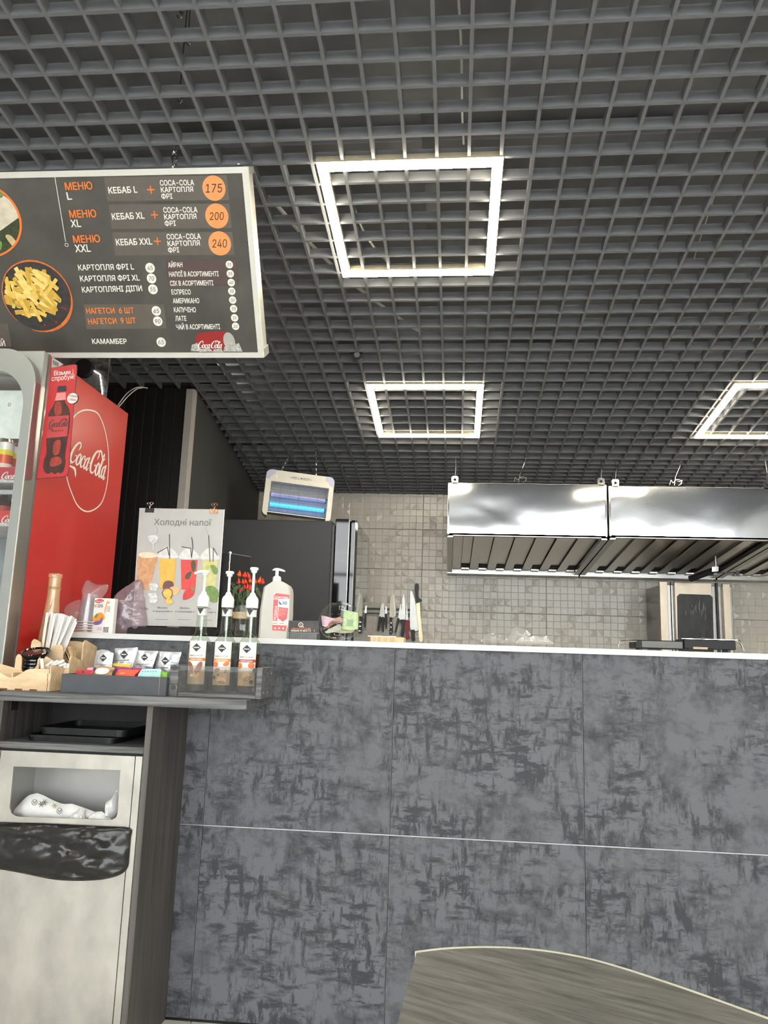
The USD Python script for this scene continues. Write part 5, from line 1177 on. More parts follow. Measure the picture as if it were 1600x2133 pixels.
# wooden syrup rack with smoky front
SR = 2.255
rk = thing('syrup_rack', 'dark wooden rack with a clear acrylic front holding the syrup bottles', 'bottle rack', (-.69, 2.32, SH))
xa0, xa1 = at(346, 1447, y=SR)[0], at(374, 1450, y=SR)[0]
xb0, xb1 = at(531.5, 1453, y=SR)[0], at(566, 1450, y=2.40)[0]
zrk = at(375, 1385, y=SR)[2]
part(rk, 'side_block', box(xa0 + .006, xa1 - .008, SR, 2.42, SH + .0005, zrk, .001), M_WOODH)
part(rk, 'side_block', box(xb0, xb0 + .017, SR, 2.42, SH + .0005, zrk, .001), M_WOODH)
part(rk, 'base_board', box(xa1 - .008, xb0, SR + .004, 2.42, SH + .0005, SH + .012, .001), M_WOODH)
part(rk, 'acrylic_front', box(xa1 - .007, xb0 - .0005, SR + .001, SR + .0040, SH + .0125, zrk - .001), M_ACRYL)
part(rk, 'back_rail', box(xa1 - .008, xb0, 2.408, 2.418, SH + .012, SH + .055, .001), M_WOODV)
for u, v in ((364, 1391), (361, 1432), (531, 1397), (528, 1437)):
    c = at(u, v, y=SR); part(rk, 'standoff_bolt', tube([c + [0, .004, 0], c + [0, -.003, 0]], .0068, 14), M_BLACK)
for u, v in ((565, 1403), (548, 1443), (557, 1442)):
    c = at(u, v, x=xb0 + .0172); part(rk, 'screw_cover', tube([c, c + [.0012, 0, 0]], .0032, 10), mat('screw_cover', (0.30, 0.29, 0.28), .4))

M_LABEL = mat('bottle_label', (0.74, 0.72, 0.68), .5, var=.03)
M_AMBERB, M_ORB, M_REDB = mat('flavour_amber', S(196, 120, 62), .5), mat('flavour_orange', S(220, 140, 66), .5), mat('flavour_rust', S(160, 70, 56), .5)
def syrup(x, y, label, band, word, level, liquid, pump_top, fruits, spout):
    z = SH + .0125
    t = thing('syrup_bottle', label, 'syrup bottle', (x, y, z))
    R = .0350
    zsh = at(410, 1337, y=y)[2] - z; zn = at(430, 1262, y=y)[2] - z
    k = zn
    prof = [(R - .004, 0), (R, .004), (R, zsh - .010), (R - .002, zsh), (R - .010, zsh + .012), (R - .019, zsh + .032), (.0165, zsh + .055), (.0150, zsh + .075), (.0150, k - .010), (.0165, k - .008), (.0165, k)]
    part(t, 'glass_body', disc_lathe(prof[:1] + prof, x, y, z, 32) if False else lathe([(1e-5, 0)] + prof, x, y, z, 32), M_GLASSG, smooth=40)
    part(t, 'liquid', disc_lathe([(R - .005, .003), (R - .003, .006), (R - .003, level)], x, y, z, 28), liquid, smooth=40)
    part(t, 'dip_tube', tube([(x + .004, y, z + .02), (x + .001, y, z + k * .6), (x, y, z + k)], .0032, 8), mat('dip_tube', (0.70, 0.70, 0.66), .4))
    # label wraps the front of the round body
    zl0, zl1 = .022, .150
    def curve(s0, s1, b0, b1, m, name, c=.0006, shape=None, parent=None):
        """A patch on the body: s is arc length from the front centre, b the height."""
        poly = shape if shape is not None else sbox(s0, b0, s1, b1)
        mm = []
        for g in getattr(poly, 'geoms', [poly]):
            if g.area <= 1e-9: continue
            xs_ = np.arange(g.bounds[0], g.bounds[2] + .004, .004)
            for i in range(len(xs_) - 1):
                q = g.intersection(sbox(xs_[i], -1, xs_[i + 1], 1))
                if q.area > 1e-10: mm.append(extrude(q, .0005))
        mm = cat(*mm); v = mm.vertices; th = v[:, 0] / R + .10 - math.pi / 2; rr_ = R + c + v[:, 2]
        return part(parent or t, name, trimesh.Trimesh(np.column_stack([x + rr_ * np.cos(th), y + rr_ * np.sin(th), z + v[:, 1]]), mm.faces, process=False), m)
    W = .0268
    curve(-W, W, zl0, zl1, M_LABEL, 'label_paper')
    d = .0125; cd = (-.002, zl1 - .020)
    lg = curve(0, 0, 0, 0, M_INKD, 'diamond_mark', .0012, Polygon([(cd[0] + d, cd[1]), (cd[0], cd[1] + d), (cd[0] - d, cd[1]), (cd[0], cd[1] - d)]))
    curve(0, 0, 0, 0, M_PRINTW, 'mark_bar', .0018, sbox(cd[0] - .008, cd[1] - .0014, cd[0] + .008, cd[1] + .0014), parent=lg)
    def wrap_text(s, b, h, w, m, bold=False):
        tm = text_raw(s, bold); v = np.array(tm.vertices); x0, x1 = v[:, 0].min(), v[:, 0].max()
        tm = trimesh.Trimesh(v, tm.faces, process=False)
        a = (v[:, 0] - x0) / (x1 - x0) * w - w / 2 - .002; th = a / R + .10 - math.pi / 2; rr_ = R + .0014 + v[:, 2] * .0003
        part(t, 'lettering', trimesh.Trimesh(np.column_stack([x + rr_ * np.cos(th), y + rr_ * np.sin(th), z + b + v[:, 1] * h]), tm.faces, process=False), m)
    wrap_text('BAR SYRUP', zl1 - .046, .0042, .038, M_INKG)
    curve(-W, W, zl1 - .0590, zl1 - .0505, band, 'flavour_band', .0012)
    wrap_text(word, zl1 - .0570, .0038, .036, M_PRINTW, True)
    curve(-W, W, zl0, zl1 - .084, mat('label_tan', S(176, 160, 128), .5, var=.08), 'label_lower', .0010)
    for s0, b0, rx, ry, an, mm_ in fruits:
        curve(0, 0, 0, 0, mm_, 'printed_nut', .0018, affinity.rotate(affinity.translate(affinity.scale(Point(0, 0).buffer(1, quad_segs=6), rx, ry), s0, b0), an))
    pm = part(t, 'pump_collar', [disc_lathe([(.0165, k - .004), (.0190, k - .003), (.0190, k + .020), (.0172, k + .026), (.0150, k + .030), (.0105, k + .034), (.0075, k + .042), (.0055, k + .044)], x, y, z, 28)], M_WHITE, smooth=35)
    pt = pump_top - z
    part(pm, 'pump_stem', tube([(x, y, z + k + .040), (x, y, z + pt - .010)], .0042, 10), M_WHITE)
    part(pm, 'pump_head', disc_lathe([(.006, pt - .018), (.009, pt - .014), (.009, pt - .009), (.0128, pt - .008), (.0132, pt - .002), (.011, pt)], x, y, z, 24), M_WHITE, smooth=35)
    if spout: part(pm, 'pump_spout', tube(smooth_path([(x, y, z + pt - .006), (x + spout[0] * .5, y + spout[1] * .5, z + pt - .005), (x + spout[0], y + spout[1], z + pt - .012)], 8), [.0062, .0060, .0056, .005, .0046, .0044, .004, .004], 8), M_WHITE)
    nl_ = part(t, 'neck_label', lathe([(.0156, k - .030), (.0158, k - .008)], x, y, z, 24), mat('neck_white', (0.66, 0.66, 0.64), .5))
    part(nl_, 'neck_mark', slab(FY(y - .0166), Polygon([(x - .011, z + k - .008), (x + .009, z + k - .008), (x - .001, z + k - .026)]), .0006), M_INKD)
    return t
M_NUTB, M_NUTP, M_NUTO, M_LEAFG = mat('nut_brown', S(150, 96, 66), .5, var=.2), mat('nut_pale', S(214, 178, 130), .5, var=.1), mat('nut_orange', S(214, 116, 64), .5, var=.15), mat('leaf_dark', S(78, 88, 52), .5)
yb = 2.325
syrup(at(412.5, 1400, y=yb)[0], yb, 'left syrup bottle with amber band and coconut picture, pump turned left', M_AMBERB, 'COCONUT FLAVOUR', .045, M_SYRUPC, at(421, 1188, y=yb)[2], [(-.016, .074, .007, .016, 25, M_NUTB), (.008, .070, .008, .020, -20, M_NUTB), (.002, .050, .010, .007, 30, M_NUTP), (-.010, .048, .006, .004, 0, M_PRINTW)], (-.030, -.012))
syrup(at(465, 1400, y=yb)[0], yb, 'middle syrup bottle with orange band and caramel pieces picture', M_ORB, 'CARAMEL FLAVOUR', .06, M_SYRUPC, at(479, 1190, y=yb)[2], [(-.018, .082, .008, .008, 20, M_NUTO), (.013, .084, .009, .006, 25, M_NUTO), (-.012, .066, .009, .006, 10, M_NUTB), (.012, .063, .003, .006, -10, M_NUTB), (.002, .036, .014, .009, -8, M_NUTP), (.004, .030, .011, .004, -8, M_NUTB), (-.020, .044, .004, .006, 0, M_LEAFG), (-.008, .052, .004, .003, 20, M_NUTB)], (.004, -.004))
syrup(at(516.5, 1400, y=yb)[0], yb, 'right syrup bottle with rust-red band, hazelnuts picture and brown syrup', M_REDB, 'HAZELNUT FLAVOUR', .115, M_SYRUP, at(526, 1182, y=yb)[2], [(-.020, .080, .007, .009, 0, M_NUTO), (.014, .082, .010, .009, 0, M_NUTO), (.000, .050, .012, .011, 15, M_NUTP), (.004, .044, .012, .006, 25, M_NUTB), (-.014, .032, .008, .009, 0, M_NUTP), (.016, .034, .006, .006, 0, M_LEAFG)], (.004, -.004))

# tall glass bottle behind the organiser
xb_, yb_ = at(110, 1230, y=2.352)[0] + .0, 2.468
xb_ = at(109, 1230, y=yb_)[0] + .006
zt_b = at(110, 1195, y=yb_)[2]
gb = thing('glass_bottle', 'tall clear glass bottle with amber drink standing behind the straws', 'bottle', (xb_, yb_, SH + .006))
z0 = SH + .006; Hh = zt_b - z0
xb_ = max(xb_, XF + .036); 
prof = [(1e-5, 0), (.032, 0), (.034, .004), (.034, .13), (.031, .17), (.025, .22), (.0205, Hh - .085), (.0195, Hh - .055), (.0215, Hh - .050), (.0215, Hh - .046), (.0195, Hh - .042), (.0200, Hh - .014), (.0225, Hh - .012), (.0225, Hh - .003), (.0200, Hh)]
part(gb, 'glass_body', lathe(prof, xb_, yb_, z0, 32), pane('amber_glass', (0.92, 0.84, 0.64), 1.5, extra=.05, body=((0.74, 0.60, 0.34), .26)), smooth=40)
part(gb, 'drink', disc_lathe([(.030, .004), (.031, .12), (.0285, .16), (.024, .20), (.0195, .235)], xb_, yb_, z0, 24), mat('amber_drink', (0.22, 0.12, 0.03), .2, trans=.3), smooth=40)
part(gb, 'bottle_ring', lathe([(.0220, Hh - .052), (.0226, Hh - .048), (.0220, Hh - .044)], xb_, yb_, z0, 28), M_GLASSG)

# ================================================================== things on the white countertop
CT = slab_top
# cups stacked in a clear bag
def cup(x, y, z, label):
    t = thing('plastic_cup', label, 'plastic cup', (x, y, z))
    part(t, 'cup_wall', lathe([(.040, 0), (.0405, .002), (.0385, .004), (.026, .100), (.024, .101), (1e-5, .101)], x, y, z, 28), M_FILM, smooth=40)
    part(t, 'cup_rim', lathe([(.040, 0), (.0415, .0015), (.040, .003)], x, y, z, 28), mat('cup_rim', (0.72, 0.66, 0.62), .3))
    return t
xc, yc_ = at(181, 1312, y=2.62)[0], 2.62
ords = ['lowest', 'second', 'third', 'fourth', 'topmost']
for k in range(5): cup(xc, yc_, CT + .0006 + k * .0088, f'{ords[k]} clear plastic cup of the upside-down stack beside the juice carton')
def soft_bag(name, label, outline, y, thick, m, seed, nx=26, jit=.006, depth_scale=1.0):
    f = FY(y); pts = f.pxs(outline); pts[:, 1] = np.maximum(pts[:, 1], CT + .0008)
    mm = pillow(Polygon(smooth_path(pts, 70, True)).buffer(0), thick, nx=nx, jitter=jit, seed=seed)
    w = f.mesh(mm); v = np.array(w.vertices); v[:, 2] = np.maximum(v[:, 2], CT + .0006)
    return solo(name, trimesh.Trimesh(v, w.faces, process=False), m, label, 'plastic bag', smooth=35)
soft_bag('plastic_bag', 'crumpled clear plastic bag puffed up over the stack of cups', [(136, 1316), (137, 1290), (134, 1272), (142, 1258), (160, 1250), (172, 1248), (171, 1232), (176, 1218), (183, 1208), (196, 1216), (210, 1218), (225, 1218), (222, 1234), (214, 1246), (216, 1268), (222, 1300), (222, 1316)], 2.64, .11, M_FILM, 31)
soft_bag('plastic_bag', 'lilac-grey translucent plastic bag between the carton and the drinks poster', [(226, 1316), (228, 1290), (232, 1262), (240, 1240), (256, 1226), (272, 1216), (284, 1208), (296, 1212), (300, 1250), (300, 1316)], 2.69, .09, pane('lilac_film', (0.80, 0.70, 0.76), 1.4, rough=.15, extra=.06, body=((0.50, 0.40, 0.45), .28)), 32, jit=.010)
# juice carton
jx0, jx1 = at(191, 1313, y=2.60)[0], at(231, 1313, y=2.60)[0]
jh = at(210, 1246, y=2.60)[2]
jb = thing('juice_carton', 'small white kids juice carton with orange fruit print', 'juice carton', ((jx0 + jx1) / 2, 2.62, CT))
xm = at(216.5, 1280, y=2.60)[0]
part(jb, 'carton_front', box(jx0, xm, 2.598, 2.636, CT + .0006, jh, .001), M_WHITEP)
part(jb, 'carton_side', trimesh.convex.convex_hull(np.array([(xx, yy + dy, zz) for (xx, yy) in ((xm, 2.598), (jx1, 2.612)) for dy in (0, .024) for zz in (CT + .0006, jh)])), M_WHITEP)
JF = FY(2.598)
def jp(name, L, m, smooth_=True, c=.0004): 
    L = [(x / 3.81, 1050 + y / 3.81) for x, y in L]; q = JF.pxs(L)
    part(jb, name, slab(JF, Polygon(smooth_path(q, 30, True) if smooth_ else q), .0005, c), m)
jp('brand_oval', [(755, 768), (785, 755), (815, 758), (825, 770), (800, 783), (770, 784)], mat('oval_red', S(190, 36, 52), .5))
part(jb, 'lettering', text_px(JF, 'Rich', (764 / 3.81, 1050 + 779 / 3.81), (816 / 3.81, 1050 + 778 / 3.81), 3.6, c=.001, shear=.2), M_PRINTW)
for ch, x0_, x1_, c in (('K', 752, 766, (220, 150, 40)), ('I', 771, 776, (200, 60, 50)), ('D', 782, 798, (60, 110, 60)), ('S', 802, 818, (90, 70, 140))):
    part(jb, 'lettering', text_px(JF, ch, (x0_ / 3.81, 1050 + 820 / 3.81), (x1_ / 3.81, 1050 + 819 / 3.81), 6, bold=True, c=.001), mat(f'kids_{ch}', S(*c), .5))
jp('printed_leafy_fruit', [(735, 905), (765, 875), (800, 860), (826, 880), (830, 910), (800, 930), (760, 932), (738, 925)], mat('fruit_orange', S(228, 140, 44), .5, var=.1))
jp('printed_blob', [(735, 945), (760, 930), (790, 925), (808, 895), (815, 920), (800, 950), (760, 960)], mat('fruit_violet', S(112, 92, 150), .5, var=.1), c=.0009)
jp('printed_leaf', [(750, 895), (770, 868), (780, 880), (765, 905)], mat('fruit_leaf', S(110, 140, 50), .5), c=.0009)
jp('printed_blob', [(770, 985), (800, 975), (812, 1000), (775, 1003)], mat('fruit_pink', S(214, 180, 190), .5), c=.0009)
JS = Frame((xm, 2.598, 0), (jx1 - xm, .014, 0), (0, 0, 1))
part(jb, 'side_swirl', slab(JS, Polygon([(0.001, jh - .040), (.004, jh - .020), (.008, jh - .004), (.010, jh - .012), (.016, jh - .010), (.016, jh - .016), (.008, jh - .020), (.003, jh - .060)]), .0005), LOOKS['fruit_orange'])
part(jb, 'small_print', [slab(JS, sbox(.008, jh - .030 - k * .005, .020, jh - .028 - k * .005), .0004) for k in range(4)], M_INKG)
part(jb, 'barcode', [slab(JS, sbox(.003 + k * .0026, CT + .003, .0042 + k * .0026 + (k % 2) * .0006, CT + .022), .0004) for k in range(7)], M_INKD)

# drinks poster with clips
PO = FY(2.70)
po = thing('drinks_poster', 'grey cold-drinks poster with four drinks in cups clipped to a black board', 'poster', PO.w(*PO.px(365, 1300)))
q4 = PO.pxs([(290.5, 1058), (467.5, 1061.5), (451, 1306.5), (275, 1302.5)])
part(po, 'poster_sheet', slab(PO, Polygon(q4), .0008, -.0008), M_POSTER)
part(po, 'poster_edge', slab(PO, LineString([q4[1], q4[2]]).buffer(.0012), .0014, -.001), M_WHITEP)
P5 = lambda L, s=4.5714, ox=270, oy=1030: [(ox + x / s, oy + y / s) for x, y in L]
PPC = [0]
def pp_(name, L, m, sm=True, c=.0004, t=.0004):
    PPC[0] += 1; c = c + .00004 * PPC[0]
    a = PO.pxs(P5(L)); part(po, name, slab(PO, Polygon(smooth_path(a, 40, True) if sm else a).buffer(0), t, c), m)
def pl_(name, lines, w, m, c=.0009):
    c = c + .00004 * PPC[0] + .0003
    part(po, name, slab(PO, union_all([LineString(PO.pxs(P5(l))).buffer(w) for l in lines]), .0004, c), m)
M_PINK_INK = mat('poster_ink', (0.16, 0.155, 0.15), .6)
part(po, 'lettering', text_px(PO, 'Холодні напої', P5([(233, 290)])[0], P5([(778, 298)])[0], 13, c=.0006), M_PINK_INK)
for w_, x0_, x1_, y_, h in (('Ice latte', 42, 178, 1096, 5.2), ('Мохіто', 266, 360, 1086, 4.2), ('« маракуйя »', 222, 406, 1118, 4), ('Мохіто', 480, 572, 1090, 4.2), ('« полуниця »', 436, 618, 1122, 4), ('Мохіто', 690, 776, 1094, 4.2), ('« класичне »', 650, 820, 1126, 4)):
    part(po, 'lettering', text_px(PO, w_, P5([(x0_, y_)])[0], P5([(x1_, y_ + 3)])[0], h, c=.0006), M_PINK_INK)
pl_('printed_rule', [[(38, 1186), (158, 1189)], [(242, 1189), (366, 1191)], [(460, 1191), (584, 1193)], [(700, 1195), (786, 1197)]], .0006, M_PINK_INK, .0004)
M_LATTE = mat('latte_print', S(196, 146, 104), .5, var=.22, scale=(70, 70, 50))
M_PASS = mat('passion_print', S(224, 172, 72), .5, var=.15, scale=(60, 60, 40))
M_BERRY = mat('strawberry_print', S(214, 64, 58), .45, var=.14, scale=(60, 60, 40))
M_MINT = mat('classic_print', S(196, 190, 128), .5, var=.14, scale=(60, 60, 40))
M_LIDP = mat('dome_print', (0.60, 0.59, 0.57), .3, var=.10, scale=(60, 60, 60))
M_LEAFP = mat('mint_leaf', S(110, 138, 72), .5, var=.2, scale=(80, 80, 80))
M_LEAFD = mat('dark_leaf_print', S(72, 74, 46), .5)  # dark olive print colour of the leaves
pp_('latte_picture', [(82, 575), (130, 568), (200, 572), (266, 590), (262, 640), (240, 720), (205, 850), (190, 905), (150, 905), (90, 860), (70, 840), (72, 760)], M_LATTE)
pp_('latte_foam', [(84, 572), (120, 552), (190, 550), (240, 560), (270, 580), (240, 598), (170, 605), (110, 598)], mat('foam_print', S(226, 206, 178), .5, var=.1))
def cup_print(xl, xr, ytop, ybot, m, nm):
    w = xr - xl
    pp_('dome_lid', [(xl - 14, ytop - 12), (xl - 4, ytop - 60), (xl + w * .3, ytop - 108), (xl + w * .55, ytop - 112), (xr - 10, ytop - 66), (xr + 14, ytop - 12), (xl + w * .5, ytop - 2)], M_LIDP, c=.0004)
    pp_(nm, [(xl, ytop), (xr, ytop + 2), (xr - .16 * w, ybot), (xl + .02 * w, ybot)], m, sm=False, c=.0008)
    pl_('lid_rim_line', [[(xl - 18, ytop - 22), (xr + 18, ytop - 20)]], .0008, M_PRINTW, .0010)
cup_print(286, 446, 612, 898, M_PASS, 'passionfruit_drink'); cup_print(490, 650, 622, 905, M_BERRY, 'strawberry_drink'); cup_print(692, 842, 626, 890, M_MINT, 'classic_drink')
pl_('printed_straw', [[(382, 382), (384, 612)], [(270, 555), (362, 502), (378, 580)]], .0013, M_INKD, .0014)
pl_('printed_straw', [[(594, 410), (604, 500), (592, 602)], [(500, 498), (584, 514), (590, 590)]], .0013, M_INKD, .0014)
pl_('printed_straw', [[(754, 392), (768, 640)], [(800, 510), (796, 640)], [(800, 512), (838, 580)]], .0013, mat('straw_brown', (0.06, 0.04, 0.04), .5), .0014)
pp_('printed_leaf', [(590, 640), (620, 630), (632, 680), (612, 740), (590, 700)], M_LEAFD, c=.0013)
pp_('printed_leaf', [(530, 780), (556, 745), (592, 738), (570, 800), (540, 806)], M_LEAFD, c=.0013)
pp_('printed_leaf', [(768, 680), (810, 676), (842, 720), (830, 760), (800, 750)], M_LEAFP, c=.0013)
pp_('printed_leaf', [(722, 690), (752, 668), (764, 700), (735, 720)], mat('lime_print', S(170, 188, 92), .5), c=.0013)
for L in ([(715, 900), (760, 870), (810, 880), (850, 930), (840, 990), (790, 1000), (735, 960)], [(740, 985), (790, 960), (840, 985), (832, 1025), (780, 1025)]):
    pp_('mint_picture', L, M_LEAFP, c=.0012)
pp_('passionfruit_picture', [(318, 890), (330, 838), (370, 820), (412, 834), (420, 872), (390, 900), (340, 905)], mat('fruit_plum', S(104, 66, 70), .5, var=.15), c=.0013)
pp_('passionfruit_picture', [(384, 895), (420, 876), (470, 888), (482, 915), (450, 955), (410, 950)], mat('fruit_half', S(212, 176, 126), .5), c=.0016)
pp_('passionfruit_picture', [(308, 940), (330, 900), (370, 892), (408, 910), (412, 960), (380, 1000), (336, 990)], mat('fruit_rind', S(150, 96, 82), .5), c=.0018)
pp_('passionfruit_pulp', [(322, 940), (340, 908), (372, 902), (400, 920), (402, 956), (376, 988), (342, 980)], mat('fruit_pulp', S(222, 184, 82), .5, var=.35, scale=(220, 220, 220)), c=.0024)
pp_('passionfruit_pulp', [(350, 1010), (372, 975), (392, 990), (420, 1020), (400, 1042), (352, 1046)], LOOKS['fruit_pulp'], c=.0024)
pp_('strawberry_picture', [(508, 985), (522, 930), (560, 892), (600, 896), (622, 920), (610, 960), (570, 990), (520, 1004)], mat('berry_red', S(200, 52, 50), .45, var=.18, scale=(200, 200, 200)), c=.0016)
pp_('strawberry_leaf', [(585, 892), (600, 875), (606, 892), (630, 888), (618, 906), (632, 918), (604, 914)], M_LEAFP, sm=False, c=.0021)
M_ICE = mat('ice_cube_print', (0.58, 0.58, 0.57), .2, var=.25, scale=(110, 110, 110))
for L in ([(52, 842), (100, 838), (106, 900), (60, 920)], [(68, 925), (140, 900), (154, 960), (140, 1015), (80, 1010)], [(184, 850), (250, 842), (276, 870), (262, 915), (196, 910)], [(180, 945), (262, 935), (270, 1010), (240, 1038), (190, 1030)], [(172, 398), (240, 386), (276, 400), (268, 450), (224, 474), (188, 440)]):
    pp_('ice_picture', L, M_ICE, sm=False, c=.0012)
pl_('water_drop', [[(228, 475), (228, 515)]], .0011, M_PRINTW)
pl_('crack_line', [[(244, 298), (268, 330), (262, 375)], [(722, 318), (752, 384)], [(268, 138), (288, 152)]], .0003, M_PINK_INK)
def clip(u, v, label, m, arms):
    c = PO.px(u, v); t = thing('binder_clip', label, 'binder clip', PO.w(c[0], c[1]))
    s = .0002 * 0 + abs(PO.px(u + 1, v)[0] - c[0])
    part(t, 'clip_body', trimesh.convex.convex_hull(np.vstack([PO.w(np.array([c[0] - 9 * s, c[0] + 9 * s]), np.array([c[1] - 4.5 * s] * 2), np.array([d, d])) for d in (.004, -.006)] + [PO.w(np.array([c[0] - 9 * s, c[0] + 9 * s]), np.array([c[1] + 4.5 * s] * 2), np.array([d, d])) for d in (.0016, -.0036)])), m)
    for k in (-1, 1):
        pts = [(c[0] + k * 2.5 * s, c[1] - 4 * s), (c[0] + k * 1.2 * s, c[1] + 4 * s), (c[0] + k * 2.2 * s, c[1] + 9 * s), (c[0] + k * 6.5 * s, c[1] + 13 * s), (c[0] + k * 5.5 * s, c[1] + 16 * s), (c[0] + k * 1.5 * s, c[1] + 16 * s), (c[0] - k * .5 * s, c[1] + 12 * s)]
        p2 = smooth_path(pts, 26); part(t, 'wire_arm', tube(PO.w(p2[:, 0], p2[:, 1], np.full(len(p2), .0052 * (1 if k > 0 else -.4))), .0009, 6), arms)
clip(312, 1063, 'black binder clip at the left top of the poster', M_BLACK, M_CHROME)
clip(446, 1065, 'copper-coloured binder clip at the right top of the poster', M_COPPER, M_COPPER)
ps_ = thing('poster_stand', 'black board and foot carrying the drinks poster', 'stand', PO.w(*PO.px(365, 1318)) + [0, .03, 0])
part(ps_, 'foot', box(at(270, 1315, y=2.69)[0], at(392, 1315, y=2.69)[0] + .02, 2.665, 2.74, CT + .0006, at(300, 1305.5, y=2.69)[2], .002), M_BLACKM)
q4b = PO.pxs([(300, 1066), (463, 1069), (458, 1130), (454, 1300), (300, 1300)])
part(ps_, 'back_board', slab(PO, Polygon(q4b), .008, -.0105), M_BLACKM)
q5 = PO.pxs([(446, 1150), (472, 1151), (462, 1318), (440, 1318)])
part(ps_, 'side_panel', slab(PO.off(-.03), Polygon(q5), .010, -.012), M_BLACKM)

# black screen with bright edge
ms = thing('display_screen', 'black screen panel with a bright metal edge behind the syrup pumps', 'screen', at(500, 1300, y=2.83))
a0 = at(480, 1153, y=2.80); a1 = at(521, 1168, y=2.80); 
d0 = np.array([a0[0], 2.80]); a1 = at(521, 1168, y=2.90); d1 = np.array([a1[0], 2.90]); zt1 = a0[2]
def vplate(p, q_, z0, z1, t):
    p, q_ = np.array(p), np.array(q_); n = np.array([-(q_ - p)[1], (q_ - p)[0]]); n /= np.linalg.norm(n)
    return trimesh.convex.convex_hull(np.array([(x, y, z) for x, y in (p, q_, p + n * t, q_ + n * t) for z in (z0, z1)]))
part(ms, 'panel', vplate(d0, d1, CT + .03, zt1, .012), M_BLACKM)
part(ms, 'top_edge', tube([(d0[0], d0[1], zt1 + .001), (d1[0], d1[1], zt1 + .001)], .0022, 8), M_CHROME)
part(ms, 'edge_rod', tube([(d0[0], d0[1] - .003, zt1 + .002), (d0[0] , d0[1] - .003, CT + .06)], .0030, 8), M_CHROME)
part(ms, 'rod_ball', trimesh.creation.icosphere(2, .0058).apply_translation((d0[0], d0[1] - .003, zt1 + .002)), M_WHITE)
part(ms, 'foot', box(d0[0] - .03, d1[0] + .02, 2.79, 2.93, CT + .0006, CT + .031, .003), M_BLACKM)

# ornamental pepper in a glass
py = 2.76
pcx = at(505, 1300, y=py)[0]
gp = thing('glass_pot', 'clear ribbed drinking glass with a cork band holding the pepper plant', 'glass', (pcx, py, CT))
gr = abs(at(534, 1300, y=py)[0] - at(486, 1300, y=py)[0]) / 2
gtop = at(505, 1262, y=py)[2] - CT
part(gp, 'glass_wall', lathe([(1e-5, .0008), (gr * .62, .0008), (gr * .66, .004), (gr * .82, .03), (gr, gtop), (gr * .96, gtop), (gr * .78, .03), (gr * .6, .008), (1e-5, .008)], pcx, py, CT, 28), M_GLASS, smooth=40)
for k in range(9):
    t_ = k * 2 * math.pi / 9; part(gp, 'glass_rib', tube([(pcx + gr * .70 * math.cos(t_), py + gr * .70 * math.sin(t_), CT + .006), (pcx + gr * .84 * math.cos(t_ + .12), py + gr * .84 * math.sin(t_ + .12), CT + .028), (pcx + gr * .90 * math.cos(t_), py + gr * .90 * math.sin(t_), CT + .05)], [.0005, .0018, .0004], 5), M_GLASSG)
part(gp, 'cork_band', disc_lathe([(gr * .88, gtop * .60), (gr * .93, gtop * .80)], pcx, py, CT, 24), mat('cork', (0.50, 0.38, 0.22), .8, var=.2, scale=(200, 200, 200)))
pl = thing('pepper_plant', 'ornamental pepper plant with upright red peppers in a glass pot', 'pepper plant', (pcx, py, CT + gtop))
prng = np.random.default_rng(44)
P6 = lambda x, y, yy: at(330 + x / 5.333, 1130 + y / 5.333, y=yy)
base_p = np.array([pcx, py, CT + gtop * .85])
part(pl, 'stem', [tube(smooth_path([base_p + [0, 0, -.02], base_p + [prng.uniform(-.01, .01), 0, .03], P6(x, y, py)], 10), .0016, 5) for x, y in ((820, 480), (900, 470), (960, 460), (1010, 480), (1080, 470), (740, 470))], mat('stem_green', (0.08, 0.12, 0.04), .6), kind='stuff')
M_LEAF = mat('pepper_leaf', (0.050, 0.085, 0.032), .45, var=.35, scale=(50, 50, 50))
M_LEAF2 = mat('pepper_leaf_light', (0.085, 0.125, 0.050), .45, var=.3, scale=(50, 50, 50))
def leaf(tip, root, w, m, droop=.006):
    tip, root = np.array(tip), np.array(root); d = tip - root; L = np.linalg.norm(d); d /= L
    s = np.cross(d, [0, -1, .3]); s /= np.linalg.norm(s); n_ = np.cross(s, d)
    v, f = [], []
    for i in range(7):
        t = i / 6; ww = w * math.sin(math.pi * min(1, t * .92 + .06)) ** .8
        for k in (-1, -.5, 0, .5, 1):
            v.append(root + d * L * t + s * ww * k + n_ * (-.25 * w * (1 - abs(k)) + .1 * w * math.sin(6 * t)) + np.array([0, 0, -droop * t * t]))
    for i in range(6):
        for k in range(4):
            a = i * 5 + k; f += [(a, a + 1, a + 6), (a, a + 6, a + 5)]
    v = np.array(v); n0 = len(v); v2 = v + n_ * .0004; f = f + [(c + n0, b + n0, a + n0) for a, b, c in f]
    part(pl, 'leaf', trimesh.Trimesh(np.vstack([v, v2]), np.array(f), process=False), m, smooth=50)
leaves = [((680, 605), (765, 545), 26), ((720, 520), (800, 500), 22), ((800, 430), (850, 480), 22), ((830, 560), (880, 480), 30), ((850, 640), (900, 560), 30), ((900, 560), (950, 490), 26), ((925, 690), (930, 590), 26), ((880, 690), (900, 600), 24), ((960, 640), (975, 540), 26), ((1000, 600), (1010, 500), 26), ((990, 700), (1000, 610), 24), ((1060, 560), (1075, 480), 26), ((1110, 560), (1090, 480), 24), ((1155, 605), (1095, 525), 26), ((1110, 470), (1060, 470), 20), ((860, 420), (890, 460), 20), ((740, 560), (800, 540), 24), ((940, 440), (950, 490), 20), ((1090, 640), (1060, 560), 26), ((880, 500), (915, 470), 22), ((1020, 660), (1040, 580), 24), ((800, 640), (840, 570), 26), ((905, 640), (915, 540), 30), ((960, 700), (950, 610), 24)]
